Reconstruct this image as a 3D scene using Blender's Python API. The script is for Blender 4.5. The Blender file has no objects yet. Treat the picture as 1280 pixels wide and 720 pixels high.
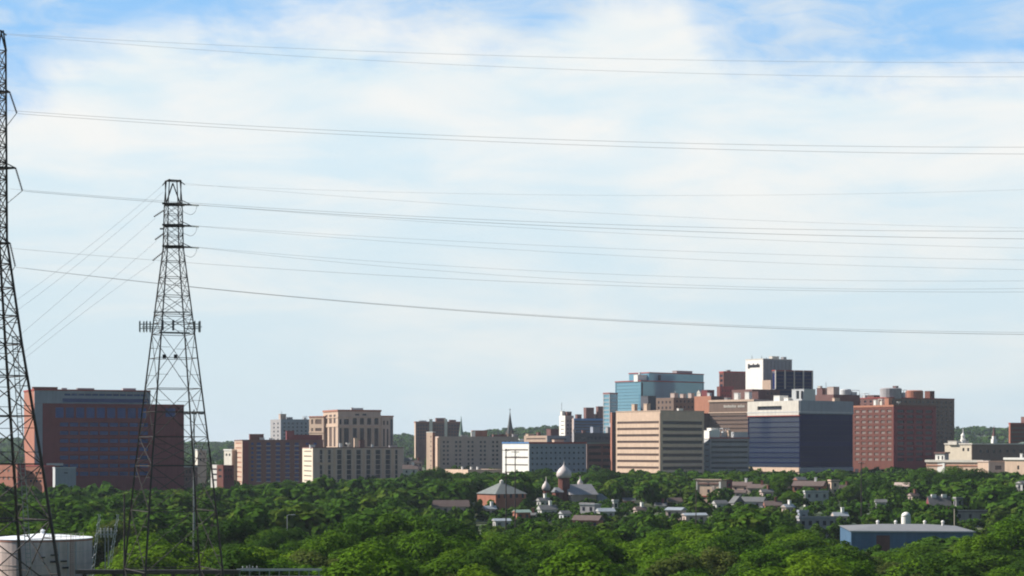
import bpy, math, random
import numpy as np
from math import sin, cos, radians as R, pi
random.seed(7); rng = np.random.default_rng(7)
SC = bpy.context.scene
COL = SC.collection
F = 2400.0; CX = 640.0; HY = 560.0; CAMZ = 30.0     # focal length in px of the 1280 px photo, horizon line, eye height

def smooth(a, b, x):
    t = np.clip((x - a) / (b - a), 0, 1); return t * t * (3 - 2 * t)
def terr(x, y):
    h = (1.0 + 7.5 * smooth(-150, 0, x)) * smooth(550, 950, y) + 10 * smooth(1000, 1700, y)
    hill = 27 + 7 * np.sin(x * .0023 + .6) + 5 * np.sin(x * .0061 + 2) + 3 * np.sin(x * .017)
    return h + smooth(2300, 3500, y) * hill
def at(px, py, d):
    return ((px - CX) / F * d, d, CAMZ + (HY - py) / F * d)

# ------------------------------------------------------------------ mesh builder
class MB:
    def __init__(s): s.v = []; s.f = []
    def add(s, vs, fs):
        n = len(s.v); s.v += [tuple(map(float, p)) for p in vs]; s.f += [tuple(i + n for i in f) for f in fs]; return s
    def box(s, x0, x1, y0, y1, z0, z1):
        if x1 < x0: x0, x1 = x1, x0
        if y1 < y0: y0, y1 = y1, y0
        return s.add([(x0,y0,z0),(x1,y0,z0),(x1,y1,z0),(x0,y1,z0),(x0,y0,z1),(x1,y0,z1),(x1,y1,z1),(x0,y1,z1)],
                     [(0,3,2,1),(4,5,6,7),(0,1,5,4),(1,2,6,5),(2,3,7,6),(3,0,4,7)])
    def bar(s, p, q, w, w2=None):
        p = np.array(p, float); q = np.array(q, float); d = q - p; L = np.linalg.norm(d)
        if L < 1e-6: return s
        d /= L; up = np.array((0,0,1.)) if abs(d[2]) < .95 else np.array((1.,0,0))
        a = np.cross(d, up); a /= np.linalg.norm(a); b = np.cross(a, d); w2 = w if w2 is None else w2
        vs = [p + (a*i + b*j) * w/2 for i, j in ((-1,-1),(1,-1),(1,1),(-1,1))] + [q + (a*i + b*j) * w2/2 for i, j in ((-1,-1),(1,-1),(1,1),(-1,1))]
        return s.add(vs, [(0,3,2,1),(4,5,6,7),(0,1,5,4),(1,2,6,5),(2,3,7,6),(3,0,4,7)])
    def tube(s, pts, r, n=6):
        P = [np.array(p, float) for p in pts]; m = len(P); vs = []; fs = []
        for i, p in enumerate(P):
            d = P[min(i+1, m-1)] - P[max(i-1, 0)]; d /= np.linalg.norm(d)
            up = np.array((0,0,1.)) if abs(d[2]) < .95 else np.array((1.,0,0))
            a = np.cross(d, up); a /= np.linalg.norm(a); b = np.cross(a, d)
            rr = r[i] if hasattr(r, '__len__') else r
            vs += [p + (a*cos(2*pi*k/n) + b*sin(2*pi*k/n)) * rr for k in range(n)]
        for i in range(m-1):
            for k in range(n):
                k2 = (k+1) % n; fs.append((i*n+k, i*n+k2, (i+1)*n+k2, (i+1)*n+k))
        fs.append(tuple(range(n))[::-1]); fs.append(tuple(range((m-1)*n, m*n)))
        return s.add(vs, fs)
    def lathe(s, prof, n=24, c=(0,0)):
        vs = []; fs = []; m = len(prof)
        for r, z in prof: vs += [(c[0]+max(r,.003)*cos(2*pi*k/n), c[1]+max(r,.003)*sin(2*pi*k/n), z) for k in range(n)]
        for i in range(m-1):
            for k in range(n):
                k2 = (k+1) % n; fs.append((i*n+k, i*n+k2, (i+1)*n+k2, (i+1)*n+k))
        fs.append(tuple(range(n))[::-1]); fs.append(tuple(range((m-1)*n, m*n)))
        return s.add(vs, fs)
    def gable(s, x0, x1, y0, y1, z0, z1, along='x', ov=0):
        if along == 'x':
            ym = (y0+y1)/2
            return s.add([(x0,y0,z0),(x1,y0,z0),(x1,y1,z0),(x0,y1,z0),(x0,ym,z1),(x1,ym,z1)], [(0,3,2,1),(0,1,5,4),(2,3,4,5),(0,4,3),(1,2,5)])
        xm = (x0+x1)/2
        return s.add([(x0,y0,z0),(x1,y0,z0),(x1,y1,z0),(x0,y1,z0),(xm,y0,z1),(xm,y1,z1)], [(0,3,2,1),(0,1,4),(1,2,5,4),(2,3,5),(3,0,4,5)])
    def mesh(s, name, smooth_=False):
        me = bpy.data.meshes.new(name); me.from_pydata(s.v, [], s.f); me.update()
        if smooth_: me.polygons.foreach_set('use_smooth', [True]*len(me.polygons))
        return me
    def build(s, name, mat, parent=None, loc=(0,0,0), smooth_=False):
        me = s.mesh(name, smooth_); me.materials.append(mat)
        return link(bpy.data.objects.new(name, me), parent, loc)
def link(o, parent=None, loc=(0,0,0)):
    COL.objects.link(o); o.location = loc
    if parent is not None: o.parent = parent
    return o
def tag(o, label=None, cat=None, group=None, kind=None):
    if label: o['label'] = label
    if cat: o['category'] = cat
    if group: o['group'] = group
    if kind: o['kind'] = kind
    return o
def empty(name, loc, rz, label, cat, group=None):
    o = bpy.data.objects.new(name, None); COL.objects.link(o); o.location = loc; o.rotation_euler = (0,0,rz)
    o.empty_display_size = 1; return tag(o, label, cat, group)

# ------------------------------------------------------------------ materials
def nd(nt, typ, **kw):
    n = nt.nodes.new(typ)
    for k, v in kw.items(): setattr(n, k, v)
    return n
def wall(name, c, var=.2, rough=.85, metal=0, scale=.35, streak=True, spec=.3):
    m = bpy.data.materials.new(name); m.use_nodes = True; nt = m.node_tree; b = nt.nodes['Principled BSDF']
    b.inputs['Roughness'].default_value = rough; b.inputs['Metallic'].default_value = metal; b.inputs['Specular IOR Level'].default_value = spec
    tc = nd(nt, 'ShaderNodeTexCoord')
    n1 = nd(nt, 'ShaderNodeTexNoise'); n1.inputs['Scale'].default_value = scale; n1.inputs['Detail'].default_value = 8; n1.inputs['Roughness'].default_value = .7
    nt.links.new(tc.outputs['Object'], n1.inputs['Vector'])
    mp = nd(nt, 'ShaderNodeMapping'); mp.inputs['Scale'].default_value = (1,1,.06)
    nt.links.new(tc.outputs['Object'], mp.inputs['Vector'])
    n2 = nd(nt, 'ShaderNodeTexNoise'); n2.inputs['Scale'].default_value = 1.3; n2.inputs['Detail'].default_value = 4
    nt.links.new(mp.outputs[0], n2.inputs['Vector'])
    ad = nd(nt, 'ShaderNodeMath', operation='ADD'); nt.links.new(n1.outputs[0], ad.inputs[0])
    if streak: nt.links.new(n2.outputs[0], ad.inputs[1])
    else: ad.inputs[1].default_value = .5
    mr = nd(nt, 'ShaderNodeMapRange'); mr.inputs['From Min'].default_value = .6; mr.inputs['From Max'].default_value = 1.4
    mr.inputs['To Min'].default_value = 1 - var; mr.inputs['To Max'].default_value = 1 + var
    nt.links.new(ad.outputs[0], mr.inputs['Value'])
    mx = nd(nt, 'ShaderNodeVectorMath', operation='SCALE'); mx.inputs[0].default_value = c[:3]
    nt.links.new(mr.outputs[0], mx.inputs['Scale']); nt.links.new(mx.outputs[0], b.inputs['Base Color'])
    return m
def glass(name, c1, c2, rough=.12, ior=1.5, metal=0.0):
    m = bpy.data.materials.new(name); m.use_nodes = True; nt = m.node_tree; b = nt.nodes['Principled BSDF']
    b.inputs['Roughness'].default_value = rough; b.inputs['IOR'].default_value = ior; b.inputs['Metallic'].default_value = metal
    oi = nd(nt, 'ShaderNodeObjectInfo'); tc = nd(nt, 'ShaderNodeTexCoord')
    n1 = nd(nt, 'ShaderNodeTexNoise'); n1.inputs['Scale'].default_value = .5; n1.inputs['Detail'].default_value = 3
    nt.links.new(tc.outputs['Object'], n1.inputs['Vector'])
    ad = nd(nt, 'ShaderNodeMath', operation='MULTIPLY_ADD'); nt.links.new(oi.outputs['Random'], ad.inputs[0]); ad.inputs[1].default_value = .55
    mu = nd(nt, 'ShaderNodeMath', operation='MULTIPLY'); mu.inputs[1].default_value = .55; nt.links.new(n1.outputs[0], mu.inputs[0]); nt.links.new(mu.outputs[0], ad.inputs[2])
    mx = nd(nt, 'ShaderNodeMix', data_type='RGBA'); mx.inputs['A'].default_value = (*c1, 1); mx.inputs['B'].default_value = (*c2, 1)
    nt.links.new(ad.outputs[0], mx.inputs['Factor']); nt.links.new(mx.outputs['Result'], b.inputs['Base Color'])
    return m
M = dict(
 salmon=wall('salmon_brick', (.36,.145,.095)), darkbrick=wall('dark_red_brick', (.20,.045,.048)), redbrick=wall('red_brick', (.165,.06,.045)),
 orange=wall('orange_brick', (.44,.19,.12)), brown=wall('brown_brick', (.17,.085,.075)), brownstone=wall('brown_stone', (.20,.135,.105)),
 cream=wall('cream_concrete', (.64,.46,.34)), beige=wall('beige_stone', (.50,.36,.27)), tan=wall('tan_brick', (.50,.385,.33)), pale=wall('pale_concrete', (.66,.60,.52)),
 white=wall('white_render', (.82,.78,.72), .10), cottage=wall('white_cottage_paint', (.47,.45,.42), .2), bluegrey=wall('blue_grey_concrete', (.27,.29,.34)), grey=wall('grey_concrete', (.33,.31,.31)), ltgrey=wall('light_grey_panel', (.52,.52,.52), .08),
 dkgrey=wall('dark_grey_panel', (.10,.10,.115)), roof=wall('roof_gravel', (.22,.20,.19)), redtrim=wall('red_trim', (.33,.06,.05), .1), bluetrim=wall('blue_trim', (.08,.20,.42), .1),
 slate=wall('grey_slate', (.12,.12,.12), .2), brownroof=wall('brown_shingle', (.12,.085,.075)), greenroof=wall('green_copper', (.19,.26,.22)), zinc=wall('zinc_roof', (.27,.29,.31), .2, .5),
 steel=wall('weathered_steel', (.052,.042,.038), .3, .7, .1, 2.0), galv=wall('galvanised_steel', (.26,.27,.27), .2, .5, .5, 2.0), black=wall('black_paint', (.02,.02,.025), .2),
 tank=wall('tank_paint', (.64,.51,.46), .3, .6, scale=.6), tankroof=wall('tank_roof_paint', (.80,.80,.80), .06, .5), rust=wall('rust_red_paint', (.42,.17,.12), .3), wood=wall('pole_wood', (.09,.065,.05), .25),
 bluewall=wall('blue_metal_siding', (.10,.18,.28), .2, .6), wire=wall('aluminium_wire', (.30,.28,.27), .1, .6), insul=wall('porcelain_insulator', (.10,.06,.05), .1, .3), yel=wall('yellow_stone', (.68,.58,.45), .15),
 bark=wall('tree_bark', (.07,.055,.045), .3), dome=wall('white_dome_metal', (.56,.48,.45), .2, .5),
 gdark=glass('dark_window_glass', (.012,.014,.025), (.04,.042,.06), .2, 1.33), gnavy=glass('navy_curtain_glass', (.003,.007,.05), (.007,.014,.11), .15, 1.12), gblue=glass('blue_window_glass', (.014,.035,.14), (.035,.075,.26), .25, 1.3),
 gsky=glass('sky_blue_curtain_glass', (.13,.30,.42), (.18,.36,.47), .12, 1.7, .25), gpale=glass('window_with_pale_blinds', (.12,.085,.075), (.32,.25,.22), .4), gsteel=glass('grey_blue_curtain_glass', (.02,.03,.055), (.04,.055,.09), .10, 1.45),
)
M['navy'] = wall('navy_spandrel', (.006,.011,.055), .1, .5, spec=.06)
M['gwarm'] = glass('window_with_brown_blinds', (.06,.035,.03), (.16,.10,.08), .3)

# ------------------------------------------------------------------ buildings
class Bld:
    """near corner at pixel column xc and distance d; right wall runs to column xr, left wall to column xl"""
    def __init__(s, name, label, cat, xl, xc, xr, ytop, d, phi, t=.35, zb=None, group=None, parent=None):
        s.d = d; s.phi = R(phi); s.t = t; s.cx = (xc - CX)/F*d; s.xc = xc
        s.zb = (float(terr(np.float64(s.cx), np.float64(d))) - 1.0) if zb is None else zb
        s.Lr = s.ur(xr); s.Ll = s.ul(xl); s.H = s.v(ytop); s.n = 0; s.over = {}
        s.root = empty(name, (s.cx, d, s.zb), s.phi, label, cat, group)
        s.cache = {}
    def ur(s, px):
        X = (px-CX)/F; return (X*s.d - s.cx)/(cos(s.phi) - X*sin(s.phi))
    def ul(s, px):
        X = (px-CX)/F; return (s.cx - X*s.d)/(sin(s.phi) + X*cos(s.phi))
    def v(s, py): return CAMZ + (HY-py)/F*s.d - s.zb
    def core(s, mat, roof=None, name='wall_core', z1=None):
        t = s.t; H = s.H if z1 is None else z1
        MB().box(t, s.Lr, t, s.Ll, 0, H-.5).build(name, mat, s.root)
        MB().box(t+.05, s.Lr-.3, t+.05, s.Ll-.3, H-.5, H-.3).build('roof', roof or M['roof'], s.root)
        b = MB(); b.box(s.Lr-.3, s.Lr, t, s.Ll, H-.5, H); b.box(t, s.Lr-.3, s.Ll-.3, s.Ll, H-.5, H); b.build('parapet', mat, s.root)
    def fbox(s, mb, face, u0, u1, a0, a1, z0, z1):      # a = depth inward from the outer wall plane
        if face == 'R': mb.box(u0, u1, a0, a1, z0, z1)
        else: mb.box(a0, a1, u0, u1, z0, z1)
    def skin(s, face, us, vs, mat, pane=None, px=True, z0=0, z1=None, u0=None, u1=None, pname='window', name='wall', proud=0, back=None):
        """wall sheet with openings us x vs (pixel intervals) and one pane object in each opening"""
        L = s.Lr if face == 'R' else s.Ll; f = s.ur if face == 'R' else s.ul; t = s.t
        U0 = (0 if face == 'R' else t) if u0 is None else f(u0); U1 = L if u1 is None else f(u1)
        if U1 < U0: U0, U1 = U1, U0
        Z0 = s.v(z0) if z0 else 0; Z1 = s.H if z1 is None else s.v(z1)
        U = sorted(tuple(sorted((f(a), f(b)))) for a, b in us); V = sorted(tuple(sorted((s.v(a), s.v(b)))) for a, b in vs)
        U = [(max(a,U0+.02), min(b,U1-.02)) for a, b in U]; V = [(max(a,Z0+.02), min(b,Z1-.02)) for a, b in V]
        mb = MB(); c = U0
        for a, b in U + [(U1, U1)]:
            if a - c > .01: s.fbox(mb, face, c, a, -proud, t, Z0, Z1)
            if b > a:
                z = Z0
                for p, q in V + [(Z1, Z1)]:
                    if p - z > .01: s.fbox(mb, face, a, b, -proud, t, z, p)
                    z = q
            c = b
        mb.build(name, mat, s.root)
        if pane is None: return
        for a, b in U:
            for p, q in V: s.pane(face, a, b, p, q, pane, pname)
    def pane(s, face, a, b, p, q, mat, pname, a0=None):
        a += .02; b -= .02; p += .02; q -= .02; w = round(b-a, 2); h = round(q-p, 2); t = s.t if a0 is None else a0
        if s.n >= 99:
            mb = s.over.setdefault((pname, mat.name), MB()); s.fbox(mb, face, a, b, t-.06, t+.03, p, q); return
        s.n += 1; k = (face, w, h, mat.name)
        if k not in s.cache:
            mb = MB(); s.fbox(mb, face, 0, w, t-.06, t+.03, 0, h); me = mb.mesh(pname); me.materials.append(mat); s.cache[k] = me
        o = bpy.data.objects.new(pname, s.cache[k]); link(o, s.root, (a,0,p) if face == 'R' else (0,a,p))
    def done(s):
        for (pn, mn), mb in s.over.items():
            o = mb.build(pn, bpy.data.materials[mn], s.root); o['kind'] = 'stuff'
        return s
    def band(s, y0, y1, mat, proud=.2, name='cornice', faces='RL'):
        z0, z1 = sorted((s.v(y0), s.v(y1))); mb = MB(); p = proud
        if 'R' in faces: mb.box(-p, s.Lr+p, -p, .1, z0, z1)
        if 'L' in faces: mb.box(-p, .1, .1 if 'R' in faces else -p, s.Ll+p, z0, z1)
        mb.build(name, mat, s.root)
    def patch(s, face, x0, x1, y0, y1, mat, name, proud=.12):
        f = s.ur if face == 'R' else s.ul; a, b = sorted((f(x0), f(x1))); z0, z1 = sorted((s.v(y0), s.v(y1)))
        mb = MB(); s.fbox(mb, face, a, b, -proud, .1, z0, z1); return mb.build(name, mat, s.root)
    def unit(s, x0, x1, ytop, mat, name='roof_unit', back=3, shape='box', zlow=None, cap=None, asp=1.0):
        xm = (x0+x1)/2
        fd = s.d + (s.ul(xm)*cos(s.phi) if xm < s.xc else s.ur(xm)*sin(s.phi)); dd = fd + back
        a = (x1-x0)/F*dd/(cos(s.phi)+asp*sin(s.phi)); b = a*asp; dd += (a+b)/4
        X = (xm-CX)/F*dd - s.cx; Y = dd - s.d
        lx = X*cos(s.phi)+Y*sin(s.phi); ly = -X*sin(s.phi)+Y*cos(s.phi)
        z1 = CAMZ + (HY-ytop)/F*dd - s.zb; z0 = (s.H-.45) if zlow is None else zlow
        mb = MB()
        if shape == 'box':
            mb.box(lx-a/2, lx+a/2, ly-b/2, ly+b/2, z0, z1-.25); mb.box(lx-a/2-.15, lx+a/2+.15, ly-b/2-.15, ly+b/2+.15, z1-.25, z1)
        elif shape == 'cyl': r = (x1-x0)/F*dd/2; mb.lathe([(r,z0),(r,z1-.6),(r*.85,z1),(.01,z1)], 20, (lx,ly))
        elif shape == 'dish':
            r = (x1-x0)/F*dd/2; mb.lathe([(.12,z0),(.12,z1-r),(r*.5,z1-r*.9),(r*.95,z1-r*.35),(r,z1),(r*.6,z1-r*.4),(.02,z1-r*.7)], 16, (lx,ly))
        elif shape == 'mast':
            mb.bar((lx,ly,z0),(lx,ly,z1),.35,.15); mb.bar((lx-.8,ly,z1-1.2),(lx+.8,ly,z1-1.2),.12); mb.bar((lx-.6,ly,z1-2.2),(lx+.6,ly,z1-2.2),.12)
        elif shape == 'gable': mb.box(lx-a/2, lx+a/2, ly-b/2, ly+b/2, z0, z0+(z1-z0)*.55); mb.gable(lx-a/2-.2, lx+a/2+.2, ly-b/2-.2, ly+b/2+.2, z0+(z1-z0)*.55, z1)
        elif shape == 'frame':
            for i in (-1,1):
                for j in (-1,1): mb.bar((lx+i*a/2,ly+j*b/2,z0),(lx+i*a/2,ly+j*b/2,z1),.25)
            for i in (-1,1): mb.bar((lx+i*a/2,ly-b/2,z1),(lx+i*a/2,ly+b/2,z1),.3); mb.bar((lx-a/2,ly+i*b/2,z1),(lx+a/2,ly+i*b/2,z1),.3)
            mb.box(lx-a*.35, lx+a*.35, ly-b*.35, ly+b*.35, z0, z0+(z1-z0)*.7)
        return mb.build(name, mat, s.root)
    def vol(s, x0, x1, ytop, mat, name='wing', back=0, deep=None, roof=True):
        """a secondary block whose front edge runs along the right wall"""
        a, b = s.ur(x0), s.ur(x1); dp = deep or s.Ll*.7; H = s.v(ytop)
        MB().box(a, b, back, back+dp, 0, H).build(name, mat, s.root)
def grid(x0, x1, n, fill):
    w = (x1-x0)/n; return [(x0+w*(i+.5-fill/2), x0+w*(i+.5+fill/2)) for i in range(n)]

# 1 large brick hospital block at the left
b = Bld('hospital_block', 'large dark red brick block with grey framed front at the left edge of town', 'building', 30, 43, 230, 487, 900, 23)
b.vtop = b.H
Hm = b.H; b.H = b.v(504); 
b.core(M['darkbrick']); b.H = Hm
xw = b.ur(188)
MB().box(b.t, xw, b.t, b.Ll, b.v(504)-.25, Hm-.5).build('upper_block', M['darkbrick'], b.root)
rows = [(528,533),(538.5,543.5),(548.5,553.5),(559,564),(569.5,574.5),(580,585),(590,595)]
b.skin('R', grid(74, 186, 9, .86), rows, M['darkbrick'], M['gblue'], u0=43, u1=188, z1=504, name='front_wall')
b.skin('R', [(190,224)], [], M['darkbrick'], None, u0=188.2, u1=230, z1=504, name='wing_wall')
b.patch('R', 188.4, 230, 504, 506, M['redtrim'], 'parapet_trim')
b.skin('L', [], [], M['salmon'], None, name='side_wall')  # sunlit end in lighter brick than the shaded front: light put into the colour
b.skin('R', grid(80, 184, 12, .9), [(491.5,494)], M['bluegrey'], M['gblue'], u0=43, u1=188, z0=504, z1=487, name='upper_frame', proud=.3)
b.patch('R', 43.5, 53, 504.2, 583, M['bluegrey'], 'grey_pilaster', .32)
for x0, x1 in grid(68, 184, 9, .78): b.patch('R', x0, x1, 509, 522, M['gblue'], 'tall_window', .06)
b.patch('R', 78, 186, 497.5, 502.5, M['gblue'], 'window_band', .36)
b.patch('R', 58, 78, 579.2, 582, M['ltgrey'], 'canopy', 2.2)
b.patch('R', 207, 219, 509, 520, M['gblue'], 'tall_window', .06)
b.band(486, 488, M['redtrim'], .25, 'parapet_trim', 'L')
MB().box(-.25, xw, -.25-.3, .1, b.v(488), b.v(486.3)).build('roof_trim', M['redtrim'], b.root)
b.unit(40, 72, 483.8, M['redbrick'], 'penthouse', 4, asp=.4); b.unit(95, 118, 485.3, M['grey'], 'roof_unit', 6, asp=.5)
b.unit(152, 170, 485.4, M['ltgrey'], 'roof_unit', 8, asp=.5); b.unit(76, 84, 485, M['ltgrey'], 'roof_unit', 8); b.done()
b = Bld('brick_annex', 'low salmon brick annex with small windows against the hospital block', 'building', 29, 55.5, 68, 582, 868, 50)
b.core(M['salmon']); b.skin('L', [(37,40),(44,47),(49,52)], [(590,593),(600,603)], M['salmon'], M['gdark']); b.skin('R', [], [], M['darkbrick']); b.band(581.5,583,M['redtrim'],.15); b.done()  # sunny wall salmon, right wall dark: its shade is painted into the brick
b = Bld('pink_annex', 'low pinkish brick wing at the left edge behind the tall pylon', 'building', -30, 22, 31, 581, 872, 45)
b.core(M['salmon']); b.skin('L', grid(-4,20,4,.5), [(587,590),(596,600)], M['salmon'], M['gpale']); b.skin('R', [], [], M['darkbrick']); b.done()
b = Bld('grey_plant_room', 'plain grey boxy plant room in front of the hospital block', 'building', 66, 69, 95, 584.5, 860, 26)
b.core(M['bluegrey']); b.skin('L', [], [], M['ltgrey']); b.skin('R', [(80,85)], [(590.5,592)], M['bluegrey'], M['gdark']); b.band(584,585.2,M['ltgrey'],.12); b.done()
# 2 low pale office behind the pylon
b = Bld('strip_window_office', 'low cream office with rows of strip windows behind the lattice pylon', 'building', 185, 228, 247, 583, 960, 52)
b.core(M['pale']); b.skin('L', [(189,226)], [(586.5,589),(592,594.5),(597.5,600),(603,605.5)], M['pale'], M['gwarm'], pname='window_band'); b.skin('R', grid(231,245,3,.4), [(588,592),(597,601)], M['brown'], M['gdark'])  # right wall coloured brown for its shade, sunlit left wall pale
b.unit(208, 216, 571, M['white'], 'stair_tower', 3); b.unit(218, 223, 577, M['grey'], 'roof_unit', 4); b.band(582.6,584,M['ltgrey'],.15); b.done()
b = Bld('white_office', 'small white block with dark slots beside the red brick block', 'building', 263.5, 272, 280, 581, 1010, 50)
b.core(M['white']); b.skin('L', [(265,271)], [(585.5,587.5),(592,594),(599,601)], M['white'], M['gdark'], pname='window_band'); b.skin('R', [], [], M['salmon']); b.done()
b = Bld('red_block', 'small red brick block with a dark shaded end wall', 'building', 271, 279, 292.5, 581.5, 990, 42)
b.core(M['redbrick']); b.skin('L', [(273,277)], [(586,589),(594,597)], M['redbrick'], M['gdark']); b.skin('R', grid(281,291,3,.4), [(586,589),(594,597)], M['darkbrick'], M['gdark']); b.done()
b = Bld('cream_house', 'cream flat-roofed house above the small red brick block', 'house', 280, 290, 297, 562, 1180, 40)
b.core(M['pale']); b.skin('L', [(282,284),(286,288)], [(567,570)], M['pale'], M['gdark']); b.skin('R', [], [], M['tan']); b.band(561.5,563,M['white'],.3); b.done()
b = Bld('grey_tower_house', 'grey flat-roofed house behind the right leg of the pylon', 'house', 244, 247, 258, 562, 1150, 20)
b.core(M['tan']); b.skin('L', [], [], M['pale']); b.skin('R', grid(249,257,2,.4), [(566,569),(573,576)], M['tan'], M['gdark']); b.band(561.5,563,M['ltgrey'],.3); b.done()
# 5 brick apartments
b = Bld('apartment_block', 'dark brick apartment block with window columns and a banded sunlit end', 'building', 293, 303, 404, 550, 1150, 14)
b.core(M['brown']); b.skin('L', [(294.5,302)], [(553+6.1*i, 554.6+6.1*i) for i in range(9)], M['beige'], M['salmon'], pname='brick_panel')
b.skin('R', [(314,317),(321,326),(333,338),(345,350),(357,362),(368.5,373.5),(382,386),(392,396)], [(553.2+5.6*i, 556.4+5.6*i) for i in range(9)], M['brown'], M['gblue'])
for xs in ((321,326),(333,338),(345,350),(357,362),(368.5,373.5)):
    for i in range(9): b.patch('R', xs[0]-.6, xs[1]+.6, 556.6+5.6*i, 557.7+5.6*i, M['bluegrey'], 'sill', .25)
b.patch('R', 303.6, 310.5, 550.5, 606, M['darkbrick'], 'brick_panel', .05)
b.band(549.6,551,M['brown'],.15)
b.unit(311, 330, 542.5, M['redbrick'], 'penthouse', 3, asp=.5); b.unit(357, 368, 538.5, M['darkbrick'], 'lift_house', 4, asp=.8); b.unit(364, 403, 543.5, M['darkbrick'], 'penthouse', 7, asp=.3)
b.unit(324, 331, 547, M['ltgrey'], 'roof_unit', 2); b.unit(336, 341, 547.5, M['white'], 'roof_unit', 2); b.done()
# 6 grey tower far behind
b = Bld('grey_tower', 'plain blue-grey tower with a stepped top behind the brick apartments', 'building', 338, 351, 387, 524, 1500, 25)
b.core(M['bluegrey']); b.skin('L', grid(340,350,2,.3), [(528+5*i,530.5+5*i) for i in range(6)], M['grey'], M['gdark']); b.skin('R', grid(353,385,6,.45), [(528+4.6*i,530.6+4.6*i) for i in range(6)], M['bluegrey'], M['gsteel'])
b.unit(348, 358, 517.5, M['tan'], 'lift_house', 2); b.unit(351,353,513.5, M['galv'], 'mast', 5, 'mast'); b.unit(358, 366, 521.5, M['grey'], 'roof_unit', 2); b.unit(378, 384, 520.5, M['ltgrey'], 'roof_unit', 2, 'frame'); b.done()
# 7 beige tower with arches
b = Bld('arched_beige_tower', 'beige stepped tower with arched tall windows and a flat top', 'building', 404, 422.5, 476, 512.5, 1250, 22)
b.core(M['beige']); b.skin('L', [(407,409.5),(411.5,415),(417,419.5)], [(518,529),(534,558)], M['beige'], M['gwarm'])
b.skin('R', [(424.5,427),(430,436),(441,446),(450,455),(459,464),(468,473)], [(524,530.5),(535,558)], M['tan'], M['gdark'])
for x in (443.5,452.5,461.5,470.5): 
    u = b.ur(x); MB().lathe([(2.0/F*1250*1.25, -.02),(2.0/F*1250*1.25,.02)], 16).build('arch_light', M['gdark'], b.root, (u,-.03,b.v(524))).rotation_euler = (R(90),0,0)
for x0,x1 in ((447,450),(456,459)): b.patch('R', x0-3, x1-1, 517, 519.2, M['gdark'], 'round_window', .05)
b.band(512,514.2,M['salmon'],.4); b.band(521,522.3,M['beige'],.25); b.band(532,533.5,M['beige'],.25)
for x in (428.5,438.5,448,457,466,475): b.patch('R', x-.7, x+.7, 534, 560, M['beige'], 'pilaster', .35)
b.unit(438, 454, 510, M['ltgrey'], 'roof_unit', 6, asp=.4); b.unit(439,441,509.3,M['grey'],'roof_unit',4); b.done()
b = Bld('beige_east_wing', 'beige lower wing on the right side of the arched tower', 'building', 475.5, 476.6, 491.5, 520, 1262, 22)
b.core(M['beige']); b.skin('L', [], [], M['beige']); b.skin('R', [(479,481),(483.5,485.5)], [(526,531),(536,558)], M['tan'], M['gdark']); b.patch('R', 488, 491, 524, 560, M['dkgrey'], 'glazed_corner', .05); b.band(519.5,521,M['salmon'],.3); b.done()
b = Bld('beige_west_wing', 'beige lower wing with dark recess on the left side of the arched tower', 'building', 386.5, 404.5, 412, 520.5, 1275, 48)
b.core(M['beige']); b.skin('L', [(389,391.5),(394,402)], [(524,530),(535,539)], M['beige'], M['gwarm']); b.skin('R', [], [], M['tan']); b.band(520,521.4,M['salmon'],.3); b.band(539.5,541,M['beige'],.3); b.done()
# 8 long beige office
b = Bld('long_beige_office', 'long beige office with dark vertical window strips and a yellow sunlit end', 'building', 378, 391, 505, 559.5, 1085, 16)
b.core(M['tan']); b.skin('L', [(380,389.5)], [(563.5+6.2*i, 565+6.2*i) for i in range(7)], M['yel'], M['gpale'], pname='window_band')  # sunlight on this end is put into its lighter yellow colour
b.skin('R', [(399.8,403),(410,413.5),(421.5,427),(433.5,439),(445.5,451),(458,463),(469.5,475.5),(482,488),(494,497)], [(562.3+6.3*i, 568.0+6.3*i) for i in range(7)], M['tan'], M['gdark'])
for x in (407,418,430,442,454.5,466,479,491): b.patch('R', x-1.6, x+1.6, 560, 606, M['beige'], 'pilaster', .12)
b.patch('R', 396, 414, 578, 580.5, M['beige'], 'cornice', .3)
b.band(559,560.2,M['brown'],.15)
b.unit(432, 438, 553.5, M['white'], 'satellite_dish', 3, 'dish'); b.unit(442, 447.5, 547.5, M['cream'], 'stair_tower', 3); b.unit(448.5, 456, 550, M['brown'], 'roof_unit', 3); b.unit(424, 428, 554, M['ltgrey'], 'roof_unit', 2)
b.unit(386.5, 394, 556, M['ltgrey'], 'roof_unit', 3); b.unit(464, 467, 555.5, M['ltgrey'], 'roof_unit', 3); b.unit(486, 497, 557, M['grey'], 'roof_unit', 3, asp=.5); b.done()
# 9 brown tower far
b = Bld('brown_slab_tower', 'distant brown tower split by two pale full-height pilasters', 'building', 518, 519.5, 576, 527.5, 1720, 12)
b.core(M['brown']); b.skin('L', [], [], M['beige']); b.skin('R', grid(521,535,4,.5)+grid(542,555,4,.5)+grid(560,574,4,.5), [(531+4*i,532.8+4*i) for i in range(5)], M['brown'], M['gsteel'])
for x0,x1 in ((536.5,540.5),(555.5,559)): b.patch('R', x0, x1, 523.8, 560, M['pale'], 'pilaster', .5)
b.band(526.8,528.3,M['salmon'],.3); b.unit(544, 557, 522.5, M['brown'], 'penthouse', 4, asp=.6); b.unit(523, 533, 525.6, M['ltgrey'], 'roof_unit', 4, asp=.5); b.unit(561,570,524.8,M['redbrick'],'penthouse',4,asp=.5); b.done()
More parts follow.
